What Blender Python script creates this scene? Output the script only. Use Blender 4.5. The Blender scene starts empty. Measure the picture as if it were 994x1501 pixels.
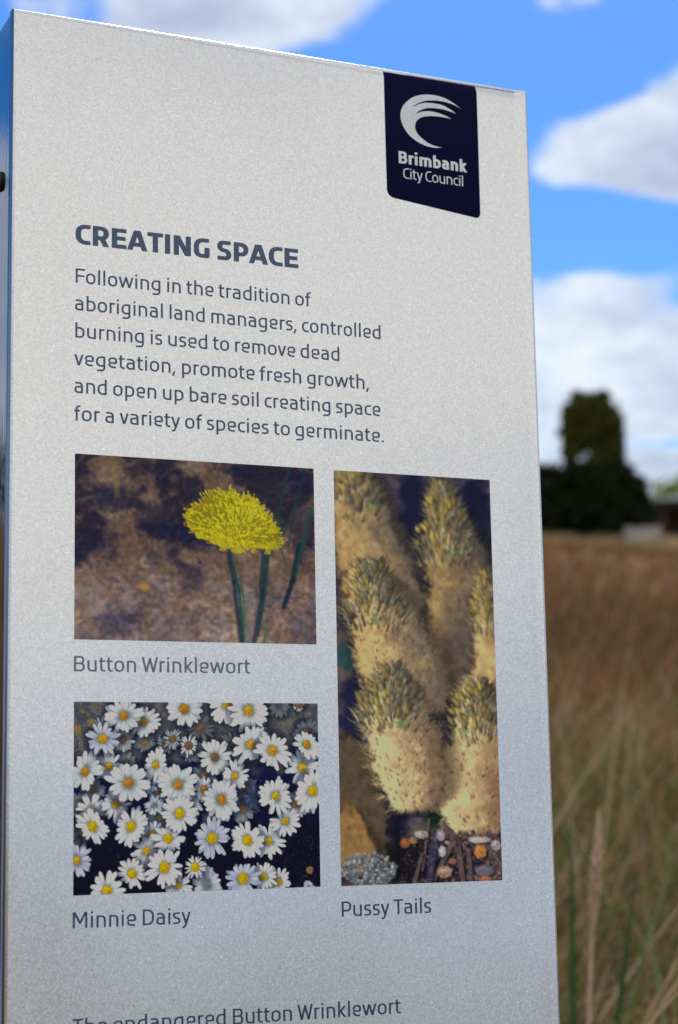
import bpy, math, random
import numpy as np
from mathutils import Vector, Matrix

S = bpy.context.scene
COL = S.collection
rng = np.random.default_rng(7)
random.seed(7)

# ------------------------------------------------------------------ camera
SIGN_Z = 1.4635                      # height of the sign's origin above the ground at its foot
cam_d = bpy.data.cameras.new('camera')
cam = bpy.data.objects.new('camera', cam_d); COL.objects.link(cam)
CR = (0.91185928, -0.4100829, -0.018565)
CDN = (0.04880288, 0.15320028, -0.98698934)
CF = (0.40759161, 0.89908937, 0.15971033)
CAM = Vector((-0.67253, -1.48350, SIGN_Z - 0.26352))
M = Matrix((( CR[0], -CDN[0], -CF[0], CAM.x), (CR[1], -CDN[1], -CF[1], CAM.y), (CR[2], -CDN[2], -CF[2], CAM.z), (0, 0, 0, 1)))
cam.matrix_world = M
cam_d.sensor_fit = 'VERTICAL'; cam_d.sensor_height = 36; cam_d.sensor_width = 24
cam_d.lens = 36 * 2727 / 1501
cam_d.clip_start = 0.05; cam_d.clip_end = 9000
cam_d.dof.use_dof = True
cam_d.dof.focus_distance = 1.62
cam_d.dof.aperture_fstop = 6.0
S.camera = cam

# ------------------------------------------------------------------ light
SUN_AZ, SUN_EL = math.radians(30), math.radians(50)     # azimuth from +Y towards +X
EXPOSURE = 0.12
SKY_STRENGTH = 0.13
SUN_STRENGTH = 3.5
S.view_settings.view_transform = 'Standard'; S.view_settings.look = 'None'
S.view_settings.exposure = EXPOSURE; S.view_settings.gamma = 1; S.view_settings.use_curve_mapping = False
ld = bpy.data.lights.new('sun', 'SUN'); sun = bpy.data.objects.new('sun', ld); COL.objects.link(sun)
ld.energy = SUN_STRENGTH; ld.angle = math.radians(0.6); ld.color = (1.0, 0.93, 0.82)
sd = Vector((math.sin(SUN_AZ) * math.cos(SUN_EL), math.cos(SUN_AZ) * math.cos(SUN_EL), math.sin(SUN_EL)))
sun.rotation_euler = sd.to_track_quat('Z', 'Y').to_euler()

def bearing(az, el):
    """unit direction from a bearing (degrees from +Y towards +X) and an elevation"""
    a, e = math.radians(az), math.radians(el)
    return Vector((math.sin(a) * math.cos(e), math.cos(a) * math.cos(e), math.sin(e)))

class NT:
    def __init__(s, tree): s.t = tree; s.t.nodes.clear()
    def n(s, typ, **kw):
        nd = s.t.nodes.new(typ)
        for k, v in kw.items():
            if k.startswith('i_'):
                key = k[2:]; key = int(key) if key.isdigit() else key.replace('_', ' ')
                s.put(nd.inputs[key], v)
            else: setattr(nd, k, v)
        return nd
    def put(s, sock, v):
        if isinstance(v, bpy.types.NodeSocket): s.t.links.new(v, sock)
        else: sock.default_value = v
    def math(s, op, a, b=0.0, c=None, clamp=False):
        nd = s.t.nodes.new('ShaderNodeMath'); nd.operation = op; nd.use_clamp = clamp
        s.put(nd.inputs[0], a); s.put(nd.inputs[1], b)
        if c is not None: s.put(nd.inputs[2], c)
        return nd.outputs[0]
    def vmath(s, op, a, b=None, scale=None):
        nd = s.t.nodes.new('ShaderNodeVectorMath'); nd.operation = op
        s.put(nd.inputs[0], a)
        if b is not None: s.put(nd.inputs[1], b)
        if scale is not None: s.put(nd.inputs[3], scale)
        return nd.outputs['Value'] if op in ('DOT_PRODUCT', 'LENGTH', 'DISTANCE') else nd.outputs[0]
    def smooth(s, v, a, b, o0=0.0, o1=1.0):
        nd = s.t.nodes.new('ShaderNodeMapRange'); nd.interpolation_type = 'SMOOTHSTEP'
        s.put(nd.inputs[0], v)
        for k, q in zip((1, 2, 3, 4), (a, b, o0, o1)): nd.inputs[k].default_value = q
        return nd.outputs[0]
    def noise(s, vec, scale, detail=5, rough=0.55, dist=0.0, out='Fac'):
        nd = s.n('ShaderNodeTexNoise', i_Scale=scale, i_Detail=detail, i_Roughness=rough, i_Distortion=dist)
        if vec is not None: s.put(nd.inputs['Vector'], vec)
        return nd.outputs[out]
    def mix(s, f, a, b, blend='MIX'):
        nd = s.t.nodes.new('ShaderNodeMix'); nd.data_type = 'RGBA'; nd.blend_type = blend
        s.put(nd.inputs[0], f); s.put(nd.inputs[6], a); s.put(nd.inputs[7], b)
        return nd.outputs[2]
    def ramp(s, f, stops):
        nd = s.t.nodes.new('ShaderNodeValToRGB'); s.put(nd.inputs[0], f)
        e = nd.color_ramp.elements
        while len(e) < len(stops): e.new(0.5)
        for q, (p, c) in zip(e, stops): q.position = p; q.color = (*c, 1)
        return nd.outputs[0]

# ------------------------------------------------------------------ sky with fair-weather clouds
W = bpy.data.worlds.new('World'); S.world = W; W.use_nodes = True
w = NT(W.node_tree)
dirn = w.n('ShaderNodeTexCoord').outputs['Generated']
sky = w.n('ShaderNodeTexSky', sky_type='NISHITA')
sky.sun_disc = False; sky.sun_elevation = SUN_EL; sky.sun_rotation = SUN_AZ
sky.altitude = 50; sky.air_density = 1.0; sky.dust_density = 0.3; sky.ozone_density = 2.2
blue = w.n('ShaderNodeHueSaturation', i_Hue=0.509, i_Saturation=1.50, i_Value=1.0, i_Color=sky.outputs[0]).outputs[0]
sep = w.n('ShaderNodeSeparateXYZ', i_0=dirn)
elev = w.math('ARCSINE', sep.outputs[2])
# billows: noise sampled on the direction sphere, flattened sideways as real cloud decks look
flat = w.vmath('MULTIPLY', dirn, (1.0, 1.0, 1.9))
f1 = w.noise(flat, 3.1, 7, 0.52, 0.25)
f2 = w.noise(w.vmath('ADD', flat, (3.7, 1.2, 0.4)), 11.0, 5, 0.5)
f3 = w.noise(w.vmath('ADD', flat, (1.1, 5.2, 2.4)), 34.0, 4, 0.55, 0.4)
field = w.math('ADD', w.math('MULTIPLY', f1, 1.0), w.math('MULTIPLY', w.math('SUBTRACT', f2, 0.5), 0.6))
field = w.math('ADD', field, w.math('MULTIPLY', w.math('SUBTRACT', f3, 0.5), 0.42))
# more cloud towards the horizon, more added behind the photographer to brighten the sign's face
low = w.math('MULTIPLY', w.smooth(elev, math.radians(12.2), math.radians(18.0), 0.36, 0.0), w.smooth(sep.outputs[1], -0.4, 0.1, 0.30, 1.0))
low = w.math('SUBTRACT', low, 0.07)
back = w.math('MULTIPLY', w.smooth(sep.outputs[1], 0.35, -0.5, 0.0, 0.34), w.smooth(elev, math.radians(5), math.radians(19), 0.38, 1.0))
high = w.smooth(elev, math.radians(26), math.radians(44), 0.0, 0.14)
streak = w.noise(w.vmath('MULTIPLY', dirn, (1.0, 1.0, 9.0)), 7.0, 5, 0.6, 0.3)
streak = w.math('MULTIPLY', w.math('SUBTRACT', streak, 0.55), w.smooth(elev, math.radians(11), math.radians(17), 1.15, 0.1))
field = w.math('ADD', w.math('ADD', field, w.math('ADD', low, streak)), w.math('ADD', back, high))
def puff(az, el, wx, wy, amt):
    """a cloud (or a gap, amt < 0) at a compass bearing and elevation, wx/wy half sizes in degrees"""
    global field
    c = bearing(az, el); r = Vector(CR); u = c.cross(r).normalized(); u = u if u.z > 0 else -u
    r = u.cross(c).normalized()
    d = w.vmath('SUBTRACT', dirn, tuple(c))
    x = w.math('MULTIPLY', w.vmath('DOT_PRODUCT', d, tuple(r)), 1 / math.radians(wx))
    y = w.math('MULTIPLY', w.vmath('DOT_PRODUCT', d, tuple(u)), 1 / math.radians(wy))
    z = w.math('MULTIPLY', w.vmath('DOT_PRODUCT', d, tuple(c)), 4.0)
    q = w.math('SQRT', w.math('ADD', w.math('ADD', w.math('MULTIPLY', x, x), w.math('MULTIPLY', y, y)), w.math('MULTIPLY', z, z)))
    field = w.math('ADD', field, w.smooth(q, 0.45, 1.5, amt, 0.0))
puff(34.55, 19.57, 3.4, 1.35, 0.42)
puff(36.41, 20.58, 2.6, 2.2, 0.40)
puff(21.43, 24.5, 3.8, 1.3, 0.34)
puff(15.05, 24.16, 1.3, 0.9, 0.15)
puff(32.25, 24.36, 1.2, 0.7, 0.17)
puff(31.13, 17.52, 4.5, 1.2, -0.34)
puff(28.93, 22.67, 3.4, 1.8, -0.34)
puff(32.86, 22.44, 2.2, 1.2, -0.25)
puff(8.3, 22.85, 4.0, 3.0, -0.30)
puff(-14.5, 16.5, 7.0, 3.6, 0.55)
cover = w.smooth(field, 0.47, 0.70)
body = w.noise(w.vmath('ADD', flat, (0.0, 0.0, 0.045)), 15.0, 5, 0.6)
tone = w.math('ADD', w.math('MULTIPLY', body, 1.0), w.math('MULTIPLY', w.math('SUBTRACT', field, 0.6), -0.35))
ccol = w.ramp(tone, [(0.28, (3.5, 4.0, 5.1)), (0.46, (4.8, 5.4, 6.3)), (0.62, (6.3, 6.75, 7.2))])
# clouds away from the sun boosted and warmed, added to brighten the sign's face
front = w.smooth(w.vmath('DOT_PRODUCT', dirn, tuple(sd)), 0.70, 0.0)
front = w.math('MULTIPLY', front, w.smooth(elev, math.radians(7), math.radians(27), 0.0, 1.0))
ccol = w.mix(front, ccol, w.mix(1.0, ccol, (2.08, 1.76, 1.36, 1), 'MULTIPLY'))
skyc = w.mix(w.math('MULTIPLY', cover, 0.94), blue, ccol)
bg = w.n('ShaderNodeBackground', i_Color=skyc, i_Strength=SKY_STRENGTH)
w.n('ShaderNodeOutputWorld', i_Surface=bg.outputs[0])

# ------------------------------------------------------------------ helpers
def mesh_obj(name, verts, faces, mat=None, parent=None, smooth=False):
    me = bpy.data.meshes.new(name)
    if isinstance(verts, np.ndarray) and isinstance(faces, np.ndarray):
        k = faces.shape[1]
        me.vertices.add(len(verts)); me.vertices.foreach_set('co', np.ascontiguousarray(verts, np.float32).ravel())
        me.loops.add(faces.size); me.loops.foreach_set('vertex_index', np.ascontiguousarray(faces, np.int32).ravel())
        me.polygons.add(len(faces)); me.polygons.foreach_set('loop_start', np.arange(0, faces.size, k, dtype=np.int32))
        me.update(calc_edges=True)
    else:
        me.from_pydata([tuple(v) for v in verts], [], [tuple(f) for f in faces]); me.update()
    if smooth: me.polygons.foreach_set('use_smooth', np.ones(len(me.polygons), bool))
    if mat: me.materials.append(mat)
    o = bpy.data.objects.new(name, me); COL.objects.link(o)
    if parent: o.parent = parent
    return o
def tag(o, label=None, cat=None, group=None, kind=None):
    for k, v in (('label', label), ('category', cat), ('group', group), ('kind', kind)):
        if v: o[k] = v
    return o
def empty(name, loc=(0, 0, 0), rz=0.0):
    o = bpy.data.objects.new(name, None); COL.objects.link(o); o.location = loc; o.rotation_euler = (0, 0, rz)
    o.empty_display_size = 0.1
    return o
class MB:
    def __init__(s): s.v = []; s.f = []
    def add(s, v, f):
        b = len(s.v); s.v += [tuple(q) for q in v]; s.f += [tuple(i + b for i in q) for q in f]
    def box(s, x0, x1, y0, y1, z0, z1):
        s.add([(x, y, z) for z in (z0, z1) for y in (y0, y1) for x in (x0, x1)],
              [(0, 2, 3, 1), (4, 5, 7, 6), (0, 1, 5, 4), (2, 6, 7, 3), (0, 4, 6, 2), (1, 3, 7, 5)])
    def tube(s, p, q, r0, r1, n=8, caps=True):
        p, q = Vector(p), Vector(q); d = (q - p).normalized()
        a = d.orthogonal().normalized(); b = d.cross(a)
        v = [c + (a * math.cos(t) + b * math.sin(t)) * r for c, r in ((p, r0), (q, r1)) for t in [2 * math.pi * i / n for i in range(n)]]
        f = [(i, (i + 1) % n, n + (i + 1) % n, n + i) for i in range(n)]
        if caps: f += [tuple(range(n))[::-1], tuple(range(n, 2 * n))]
        s.add(v, f)
    def build(s, name, mat=None, parent=None, smooth=False): return mesh_obj(name, s.v, s.f, mat, parent, smooth)

def new_mat(name):
    m = bpy.data.materials.new(name); m.use_nodes = True
    t = NT(m.node_tree); p = t.n('ShaderNodeBsdfPrincipled'); t.n('ShaderNodeOutputMaterial', i_Surface=p.outputs[0])
    return m, t, p
def simple(name, c, rough=0.6, metal=0.0, vary=0.15, scale=8.0, bump=0.0):
    m, t, p = new_mat(name)
    co = t.n('ShaderNodeTexCoord').outputs['Object']
    nz = t.noise(co, scale, 4, 0.6)
    lo = tuple(x * (1 - vary) for x in c); hi = tuple(min(1, x * (1 + vary)) for x in c)
    t.put(p.inputs['Base Color'], t.ramp(nz, [(0.3, lo), (0.7, hi)]))
    p.inputs['Roughness'].default_value = rough; p.inputs['Metallic'].default_value = metal
    if bump:
        t.put(p.inputs['Normal'], t.n('ShaderNodeBump', i_Strength=bump, i_Height=nz).outputs[0])
    return m
def lin(c):
    c = np.asarray(c, float) / 255.0
    return np.where(c <= 0.04045, c / 12.92, ((c + 0.055) / 1.055) ** 2.4)

# ------------------------------------------------------------------ ground: a grassy rise behind the sign, flat behind the photographer
CREST = 84.0
def ground_z(x, y):
    x = np.asarray(x, float); y = np.asarray(y, float)
    r = np.hypot(x, y) + 1e-9
    eff = np.where(r < CREST, r, CREST + 5 * (1 - np.exp(-(np.maximum(r, CREST) - CREST) / 5)) - 0.035 * (np.maximum(r, CREST) - CREST))
    eff = np.maximum(eff, 62.0 * np.minimum(1, r / 62.0))
    k = eff / r; X, Y = x * k, y * k
    Yf = np.where(Y > -4, Y, -4 + (Y + 4) * 0.25)
    z = 0.1797 * Yf + 0.0075 * X
    # gentle unevenness that dies away near the sign
    b = (np.sin(x * 0.31 + 1.3) * np.sin(y * 0.27 + 0.4) * 0.10 + np.sin(x * 0.83) * np.sin(y * 0.71 + 2) * 0.035)
    return z + b * np.clip((r - 1.5) / 12, 0, 1)
rad = np.concatenate([[0.0], np.geomspace(0.4, 90, 90), np.geomspace(94, 5000, 40)])
na = 200
ang = np.linspace(0, 2 * math.pi, na, endpoint=False)
RR, AA = np.meshgrid(rad, ang, indexing='ij')
gx, gy = RR * np.sin(AA), RR * np.cos(AA)
gv = np.stack([gx, gy, ground_z(gx, gy)], -1).reshape(-1, 3)
ii, jj = np.meshgrid(np.arange(len(rad) - 1), np.arange(na), indexing='ij')
j2 = (jj + 1) % na
gf = np.stack([ii * na + jj, (ii + 1) * na + jj, (ii + 1) * na + j2, ii * na + j2], -1).reshape(-1, 4)[:, ::-1]
m_ground, t, p = new_mat('dry_grass_ground')
geo = t.n('ShaderNodeNewGeometry').outputs['Position']
big = t.noise(geo, 0.09, 4, 0.6)
streak = t.noise(t.vmath('MULTIPLY', geo, (1.0, 1.6, 1.0)), 2.2, 6, 0.7, 0.8)
fine = t.noise(geo, 23.0, 4, 0.7)
c1 = t.ramp(streak, [(0.28, (0.07, 0.032, 0.013)), (0.5, (0.165, 0.082, 0.036)), (0.72, (0.27, 0.155, 0.07))])
c2 = t.ramp(fine, [(0.3, (0.06, 0.03, 0.013)), (0.7, (0.235, 0.13, 0.06))])
c = t.mix(0.4, c1, c2)
green = t.math('MULTIPLY', t.smooth(t.noise(geo, 0.9, 4, 0.6), 0.5, 0.68), 0.35)
c = t.mix(green, c, (0.065, 0.08, 0.028, 1))
c = t.mix(t.smooth(big, 0.4, 0.65, 0.0, 0.35), c, (0.13, 0.065, 0.038, 1))
t.put(p.inputs['Base Color'], c); p.inputs['Roughness'].default_value = 0.95
p.inputs['Specular IOR Level'].default_value = 0.1
t.put(p.inputs['Normal'], t.n('ShaderNodeBump', i_Strength=0.7, i_Distance=0.08, i_Height=t.math('ADD', streak, fine)).outputs[0])
g = mesh_obj('ground', gv, gf, m_ground, smooth=True)
tag(g, kind='structure', label='brown dry grassland rising to a low crest')

# ------------------------------------------------------------------ grass
def grass_mat(name, stops, trans=0.35):
    m, t, p = new_mat(name)
    at = t.n('ShaderNodeAttribute', attribute_name='tint').outputs['Fac']
    co = t.n('ShaderNodeNewGeometry').outputs['Position']
    nz = t.noise(co, 30, 3, 0.6)
    f = t.math('ADD', at, t.math('MULTIPLY', t.math('SUBTRACT', nz, 0.5), 0.12))
    col = t.ramp(f, stops)
    t.put(p.inputs['Base Color'], col); p.inputs['Roughness'].default_value = 0.6
    p.inputs['Specular IOR Level'].default_value = 0.25
    tr = t.n('ShaderNodeBsdfTranslucent', i_Color=col)
    mx = t.n('ShaderNodeMixShader', i_0=trans, i_1=p.outputs[0], i_2=tr.outputs[0])
    out = [n for n in t.t.nodes if n.type == 'OUTPUT_MATERIAL'][0]
    t.put(out.inputs[0], mx.outputs[0])
    return m
M_GRASS = grass_mat('grass_blades', [(0.0, (0.03, 0.08, 0.014)), (0.22, (0.10, 0.16, 0.03)), (0.34, (0.24, 0.20, 0.07)), (0.5, (0.20, 0.10, 0.04)), (0.66, (0.36, 0.23, 0.11)), (0.8, (0.11, 0.04, 0.018)), (0.93, (0.44, 0.33, 0.21)), (1.0, (0.22, 0.12, 0.06))])

M_FARGRASS = grass_mat('far_grass', [(0.0, (0.05, 0.06, 0.016)), (0.3, (0.10, 0.075, 0.025)), (0.5, (0.19, 0.088, 0.038)), (0.7, (0.30, 0.165, 0.078)), (0.85, (0.16, 0.05, 0.022)), (1.0, (0.50, 0.36, 0.19))])
M_STRAY = grass_mat('straggling_straw', [(0.0, (0.08, 0.14, 0.025)), (0.3, (0.17, 0.17, 0.05)), (0.6, (0.27, 0.17, 0.08)), (1.0, (0.46, 0.34, 0.21))])
M_TANGRASS = grass_mat('crest_grass', [(0.0, (0.20, 0.16, 0.07)), (0.6, (0.40, 0.30, 0.15)), (1.0, (0.55, 0.45, 0.27))])
def blades(name, x, y, h, wd, lean, az, curl, tint, seg=3, mat=None):
    """tapered curved blades, one strip each"""
    n = len(x); z0 = ground_z(x, y) - 0.01
    s = np.linspace(0, 1, seg + 1)
    out = []
    ux, uy = np.sin(az), np.cos(az)
    ph = rng.uniform(0, math.pi, n); sx, sy = np.cos(az + ph * 0.3), -np.sin(az + ph * 0.3)
    for k, q in enumerate(s):
        off = h * (lean * q + curl * q * q); up = h * q * np.sqrt(np.clip(1 - (lean + curl * q) ** 2 * 0.55, 0.15, 1))
        cx, cy, cz = x + ux * off, y + uy * off, z0 + up
        if k < seg:
            wk = wd * (1 - 0.75 * q ** 1.5) * 0.5
            out += [np.stack([cx - sx * wk, cy - sy * wk, cz], -1), np.stack([cx + sx * wk, cy + sy * wk, cz], -1)]
        else: out.append(np.stack([cx, cy, cz], -1))
    V = np.stack(out, 1); m = V.shape[1]; base = (np.arange(n) * m)[:, None]
    tri = []
    for k in range(seg - 1):
        a = 2 * k; tri += [[a, a + 1, a + 3], [a, a + 3, a + 2]]
    a = 2 * (seg - 1); tri.append([a, a + 1, a + 2])
    F = (base[:, None, :] + np.array(tri)[None]).reshape(-1, 3)
    o = mesh_obj(name, V.reshape(-1, 3), F, mat or M_GRASS)
    at = o.data.attributes.new('tint', 'FLOAT', 'POINT'); at.data.foreach_set('value', np.repeat(tint, m).astype(np.float32))
    return o

def field_points(n, r0, r1, a0, a1, power=1.0):
    r = r0 + (r1 - r0) * rng.random(n) ** power
    a = np.radians(rng.uniform(a0, a1, n))
    return r * np.sin(a) + CAM.x, r * np.cos(a) + CAM.y
def patch(x, y, s, o=0.0): return 0.5 + 0.25 * (np.sin(x * s + o) + np.sin(y * s * 1.3 + 2 * o + x * s * 0.6))

def make_grass(name, n, r0, r1, a0, a1, hh, ww, label, seg=3, gshare=0.25, power=1.0, clump=14, mat=None, chaos=0.0):
    nc = n // clump
    cx, cy = field_points(nc, r0, r1, a0, a1, power)
    x = np.repeat(cx, clump) + rng.normal(0, 0.10, nc * clump); y = np.repeat(cy, clump) + rng.normal(0, 0.10, nc * clump)
    ok = ~((np.abs(x) < 0.45) & (np.abs(y - 0.1) < 0.3)) & (y > -0.45 * (np.abs(x) < 9)) | (y < -2.6)
    x, y = x[ok], y[ok]; m = len(x)
    pt = patch(x, y, 0.55, 1.0)
    kind = rng.random(m)
    shade_ = patch(x, y, 0.21, 3.0) * 0.6 + patch(x, y, 0.9, 5.0) * 0.4
    tint = np.where(kind < gshare * (0.4 + 1.2 * pt), rng.uniform(0.0, 0.3, m), np.clip(rng.uniform(0.36, 1.0, m) + (shade_ - 0.5) * 0.6, 0.36, 1))
    h = hh * rng.uniform(0.3, 1.3, m) * (0.75 + 0.4 * pt)
    wd = ww * rng.uniform(0.5, 1.5, m)
    # prevailing wind lays the dry stems over towards the upper right, many lie crosswise
    az = np.where(rng.random(m) < 0.55, rng.normal(math.radians(110), 0.6, m), rng.uniform(0, 2 * math.pi, m))
    lean = np.abs(rng.normal(0.28, 0.25, m)); curl = np.abs(rng.normal(0.25, 0.25, m))
    lean = lean + chaos * rng.random(m)
    o = blades(name, x, y, h, wd, lean, az, curl, tint, seg, mat)
    return tag(o, label, None, None, 'stuff')
make_grass('grass', 52000, 1.7, 9.0, 10, 58, 0.52, 0.0105, 'long dry grass with green blades close behind the sign', 4, 0.42, 0.8, 5, None, 0.6)
make_grass('grass', 3600, 2.6, 13.0, 14, 52, 0.85, 0.008, 'long straggling dry stems leaning across the near grass', 5, 0.12, 0.9, 2, M_STRAY, 0.6)
make_grass('grass', 56000, 7.5, 26.0, 12, 54, 0.52, 0.022, 'brown dry grass of the middle of the field', 3, 0.2, 0.85, 14, M_FARGRASS, 0.25)
make_grass('grass', 50000, 24.0, 86.0, 14, 50, 0.5, 0.05, 'reddish brown dry grass far up the rise', 2, 0.1, 0.8, 14, M_FARGRASS)
make_grass('grass', 20000, 78.0, 87.0, 14, 50, 0.66, 0.07, 'pale tan grass along the crest', 2, 0.05, 1.0, 14, M_TANGRASS)
make_grass('grass', 36000, 2.2, 30.0, -60, 12, 0.5, 0.013, 'dry grass to the left of and behind the sign', 3, 0.2, 0.9)
make_grass('grass', 16000, 60.0, 88.0, -40, 14, 0.55, 0.05, 'dry grass on the crest left of the sign', 2, 0.08, 0.8, 14, M_FARGRASS)

# ------------------------------------------------------------------ tall single grass stalks that stand out of the field
M_STRAW = simple('straw', (0.58, 0.40, 0.27), 0.6, 0, 0.25, 40)
M_GREEN = simple('leaf_green', (0.022, 0.075, 0.012), 0.8, 0, 0.3, 30)
M_PALEG = simple('leaf_pale_green', (0.16, 0.20, 0.08), 0.8, 0, 0.3, 30)
def stalk_points(p0, p1, p2, n=9):
    p0, p1, p2 = map(Vector, (p0, p1, p2))
    return [p0 * (1 - t) ** 2 + p1 * 2 * t * (1 - t) + p2 * t * t for t in [i / (n - 1) for i in range(n)]]
def ribbon(mb, pts, w0, w1, side, fold=0.3):
    s = Vector(side).normalized(); n = len(pts); v = []; f = []
    for i, q in enumerate(pts):
        t = i / (n - 1); wk = (w0 * (1 - t) + w1 * t) * math.sin(min(1, (1 - t) * 4 + 0.12) * math.pi / 2) * 0.5
        tan = (pts[min(i + 1, n - 1)] - pts[max(i - 1, 0)]).normalized(); nn = tan.cross(s).normalized()
        v += [q - s * wk + nn * wk * fold, q, q + s * wk + nn * wk * fold]
    for i in range(n - 1):
        a = 3 * i; f += [(a, a + 1, a + 4, a + 3), (a + 1, a + 2, a + 5, a + 4)]
    mb.add(v, f)
def tubeline(mb, pts, r0, r1, n=6):
    for i in range(len(pts) - 1):
        a = r0 + (r1 - r0) * i / (len(pts) - 1); b = r0 + (r1 - r0) * (i + 1) / (len(pts) - 1)
        mb.tube(pts[i], pts[i + 1], a, b, n, False)
def tall_plant(az, el, dist, foot_az, kind, label):
    top = CAM + bearing(az, el) * dist
    foot = CAM + bearing(foot_az, -7.5) * dist
    foot = Vector((foot.x, foot.y, float(ground_z(foot.x, foot.y))))
    root = tag(empty('grass_stalk' if kind == 'seed' else 'grass_leaf', foot), label, 'grass', 'tall grasses close behind the sign')
    L = top - foot; mid = foot + L * 0.55 + Vector((-L.x * 0.25, -L.y * 0.25, 0))
    pts = [q - foot for q in stalk_points(foot, mid, top, 12)]
    side = Vector(CR)
    if kind == 'seed':
        mb = MB(); tubeline(mb, pts, 0.0055, 0.003); mb.build('stem', M_STRAW, root, True)
        hd = MB(); h0 = pts[8]; h1 = pts[-1]; d = (h1 - h0)
        for i in range(60):
            t = i / 60; c0 = h0 + d * t; a = i * 2.4; rr = 0.013 * math.sin(math.pi * min(1, t * 0.9 + 0.1))
            off = Vector((math.cos(a), math.sin(a), 0.0)) * rr
            hd.tube(c0 + off * 0.2, c0 + off + d * 0.11, 0.003, 0.0006, 5)
        hd.build('seed_head', M_STRAW, root, True)
        lf = MB(); q = pts[4]; ribbon(lf, stalk_points(q, q + side * 0.10 + Vector((0, 0, 0.12)), q + side * 0.24 + Vector((0, 0, 0.03))), 0.009, 0.003, (0.2, 1, 0)); lf.build('leaf', M_STRAW, root, True)
    else:
        mt = M_GREEN if kind == 'green' else M_PALEG
        mb = MB(); ribbon(mb, pts, 0.024 if kind == 'green' else 0.014, 0.006, side); mb.build('blade', mt, root, True)
    return root
tall_plant(32.06, -0.31, 3.6, 31.05, 'seed', 'pale pinkish straw stalk with a feathery head just right of the sign')
tall_plant(33.03, -2.34, 3.3, 31.31, 'green', 'broad dark green grass leaf leaning right beside the pale stalk')
tall_plant(31.23, -0.6, 3.5, 30.91, 'green', 'upright green leaf nearest the edge of the sign')
tall_plant(34.56, -3.74, 3.3, 33.2, 'green', 'dark green leaf cut by the right edge of the picture')
tall_plant(33.37, -2.84, 3.6, 34.25, 'pale', 'thin pale green leaf leaning left across the field')
tall_plant(34.5, -0.96, 3.9, 31.21, 'pale', 'long pale yellow green leaf slanting up to the right edge')

# ------------------------------------------------------------------ trees, hedge and houses on the crest
def leaf_mat(name, lo, hi):
    m, t, p = new_mat(name)
    co = t.n('ShaderNodeNewGeometry').outputs['Position']
    at = t.n('ShaderNodeAttribute', attribute_name='tint').outputs['Fac']
    f = t.math('ADD', t.math('MULTIPLY', at, 0.7), t.math('MULTIPLY', t.noise(co, 1.2, 4, 0.6), 0.3))
    col = t.ramp(f, [(0.2, lo), (0.8, hi)])
    t.put(p.inputs['Base Color'], col); p.inputs['Roughness'].default_value = 0.55
    p.inputs['Specular IOR Level'].default_value = 0.2
    tr = t.n('ShaderNodeBsdfTranslucent', i_Color=col)
    mx = t.n('ShaderNodeMixShader', i_0=0.15, i_1=p.outputs[0], i_2=tr.outputs[0])
    t.put([n for n in t.t.nodes if n.type == 'OUTPUT_MATERIAL'][0].inputs[0], mx.outputs[0])
    return m
M_DARKLEAF = leaf_mat('evergreen_leaf', (0.006, 0.012, 0.004), (0.022, 0.038, 0.009))
M_TREELEAF = leaf_mat('tree_leaf', (0.03, 0.042, 0.008), (0.15, 0.16, 0.022))
M_OLIVE = leaf_mat('olive_leaf', (0.09, 0.14, 0.02), (0.22, 0.28, 0.045))
M_BARK = simple('bark', (0.09, 0.065, 0.045), 0.9, 0, 0.4, 5, 0.4)
def leaves(name, blobs, per, size, mat, parent, hollow=0.35):
    """leaf clumps spread through ellipsoid volumes (cx,cy,cz,rx,ry,rz)"""
    P = []
    for (cx, cy, cz, rx, ry, rz, k) in blobs:
        n = int(per * k); d = rng.normal(size=(n, 3)); d /= np.linalg.norm(d, axis=1)[:, None]
        r = hollow + (1 - hollow) * rng.random(n) ** 0.6
        lump = 1 + 0.22 * np.sin(d[:, 0] * 7 + cx) * np.sin(d[:, 2] * 8 + cz) + 0.1 * rng.normal(size=n)
        P.append(np.array([cx, cy, cz]) + d * (r * lump)[:, None] * np.array([rx, ry, rz]))
    P = np.concatenate(P); n = len(P)
    a = rng.normal(size=(n, 3)); a /= np.linalg.norm(a, axis=1)[:, None]
    b = np.cross(a, rng.normal(size=(n, 3))); b /= np.linalg.norm(b, axis=1)[:, None]
    s = size * rng.uniform(0.6, 1.4, n)[:, None]
    V = np.stack([P - a * s, P - b * s * 0.45, P + a * s, P + b * s * 0.45], 1).reshape(-1, 3)
    F = np.arange(4 * n).reshape(n, 4)
    o = mesh_obj(name, V, F, mat, parent)
    at = o.data.attributes.new('tint', 'FLOAT', 'POINT'); at.data.foreach_set('value', np.repeat(rng.random(n), 4).astype(np.float32))
    return o
def polar(az, r):
    a = math.radians(az); x, y = CAM.x + r * math.sin(a), CAM.y + r * math.cos(a)
    return x, y, float(ground_z(x, y))
def frame_at(az, r, name):
    """an empty on the ground at a bearing from the camera spot, its x axis running to the right as seen from there"""
    x, y, z = polar(az, r)
    return empty(name, (x, y, z), -math.radians(az))
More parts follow.
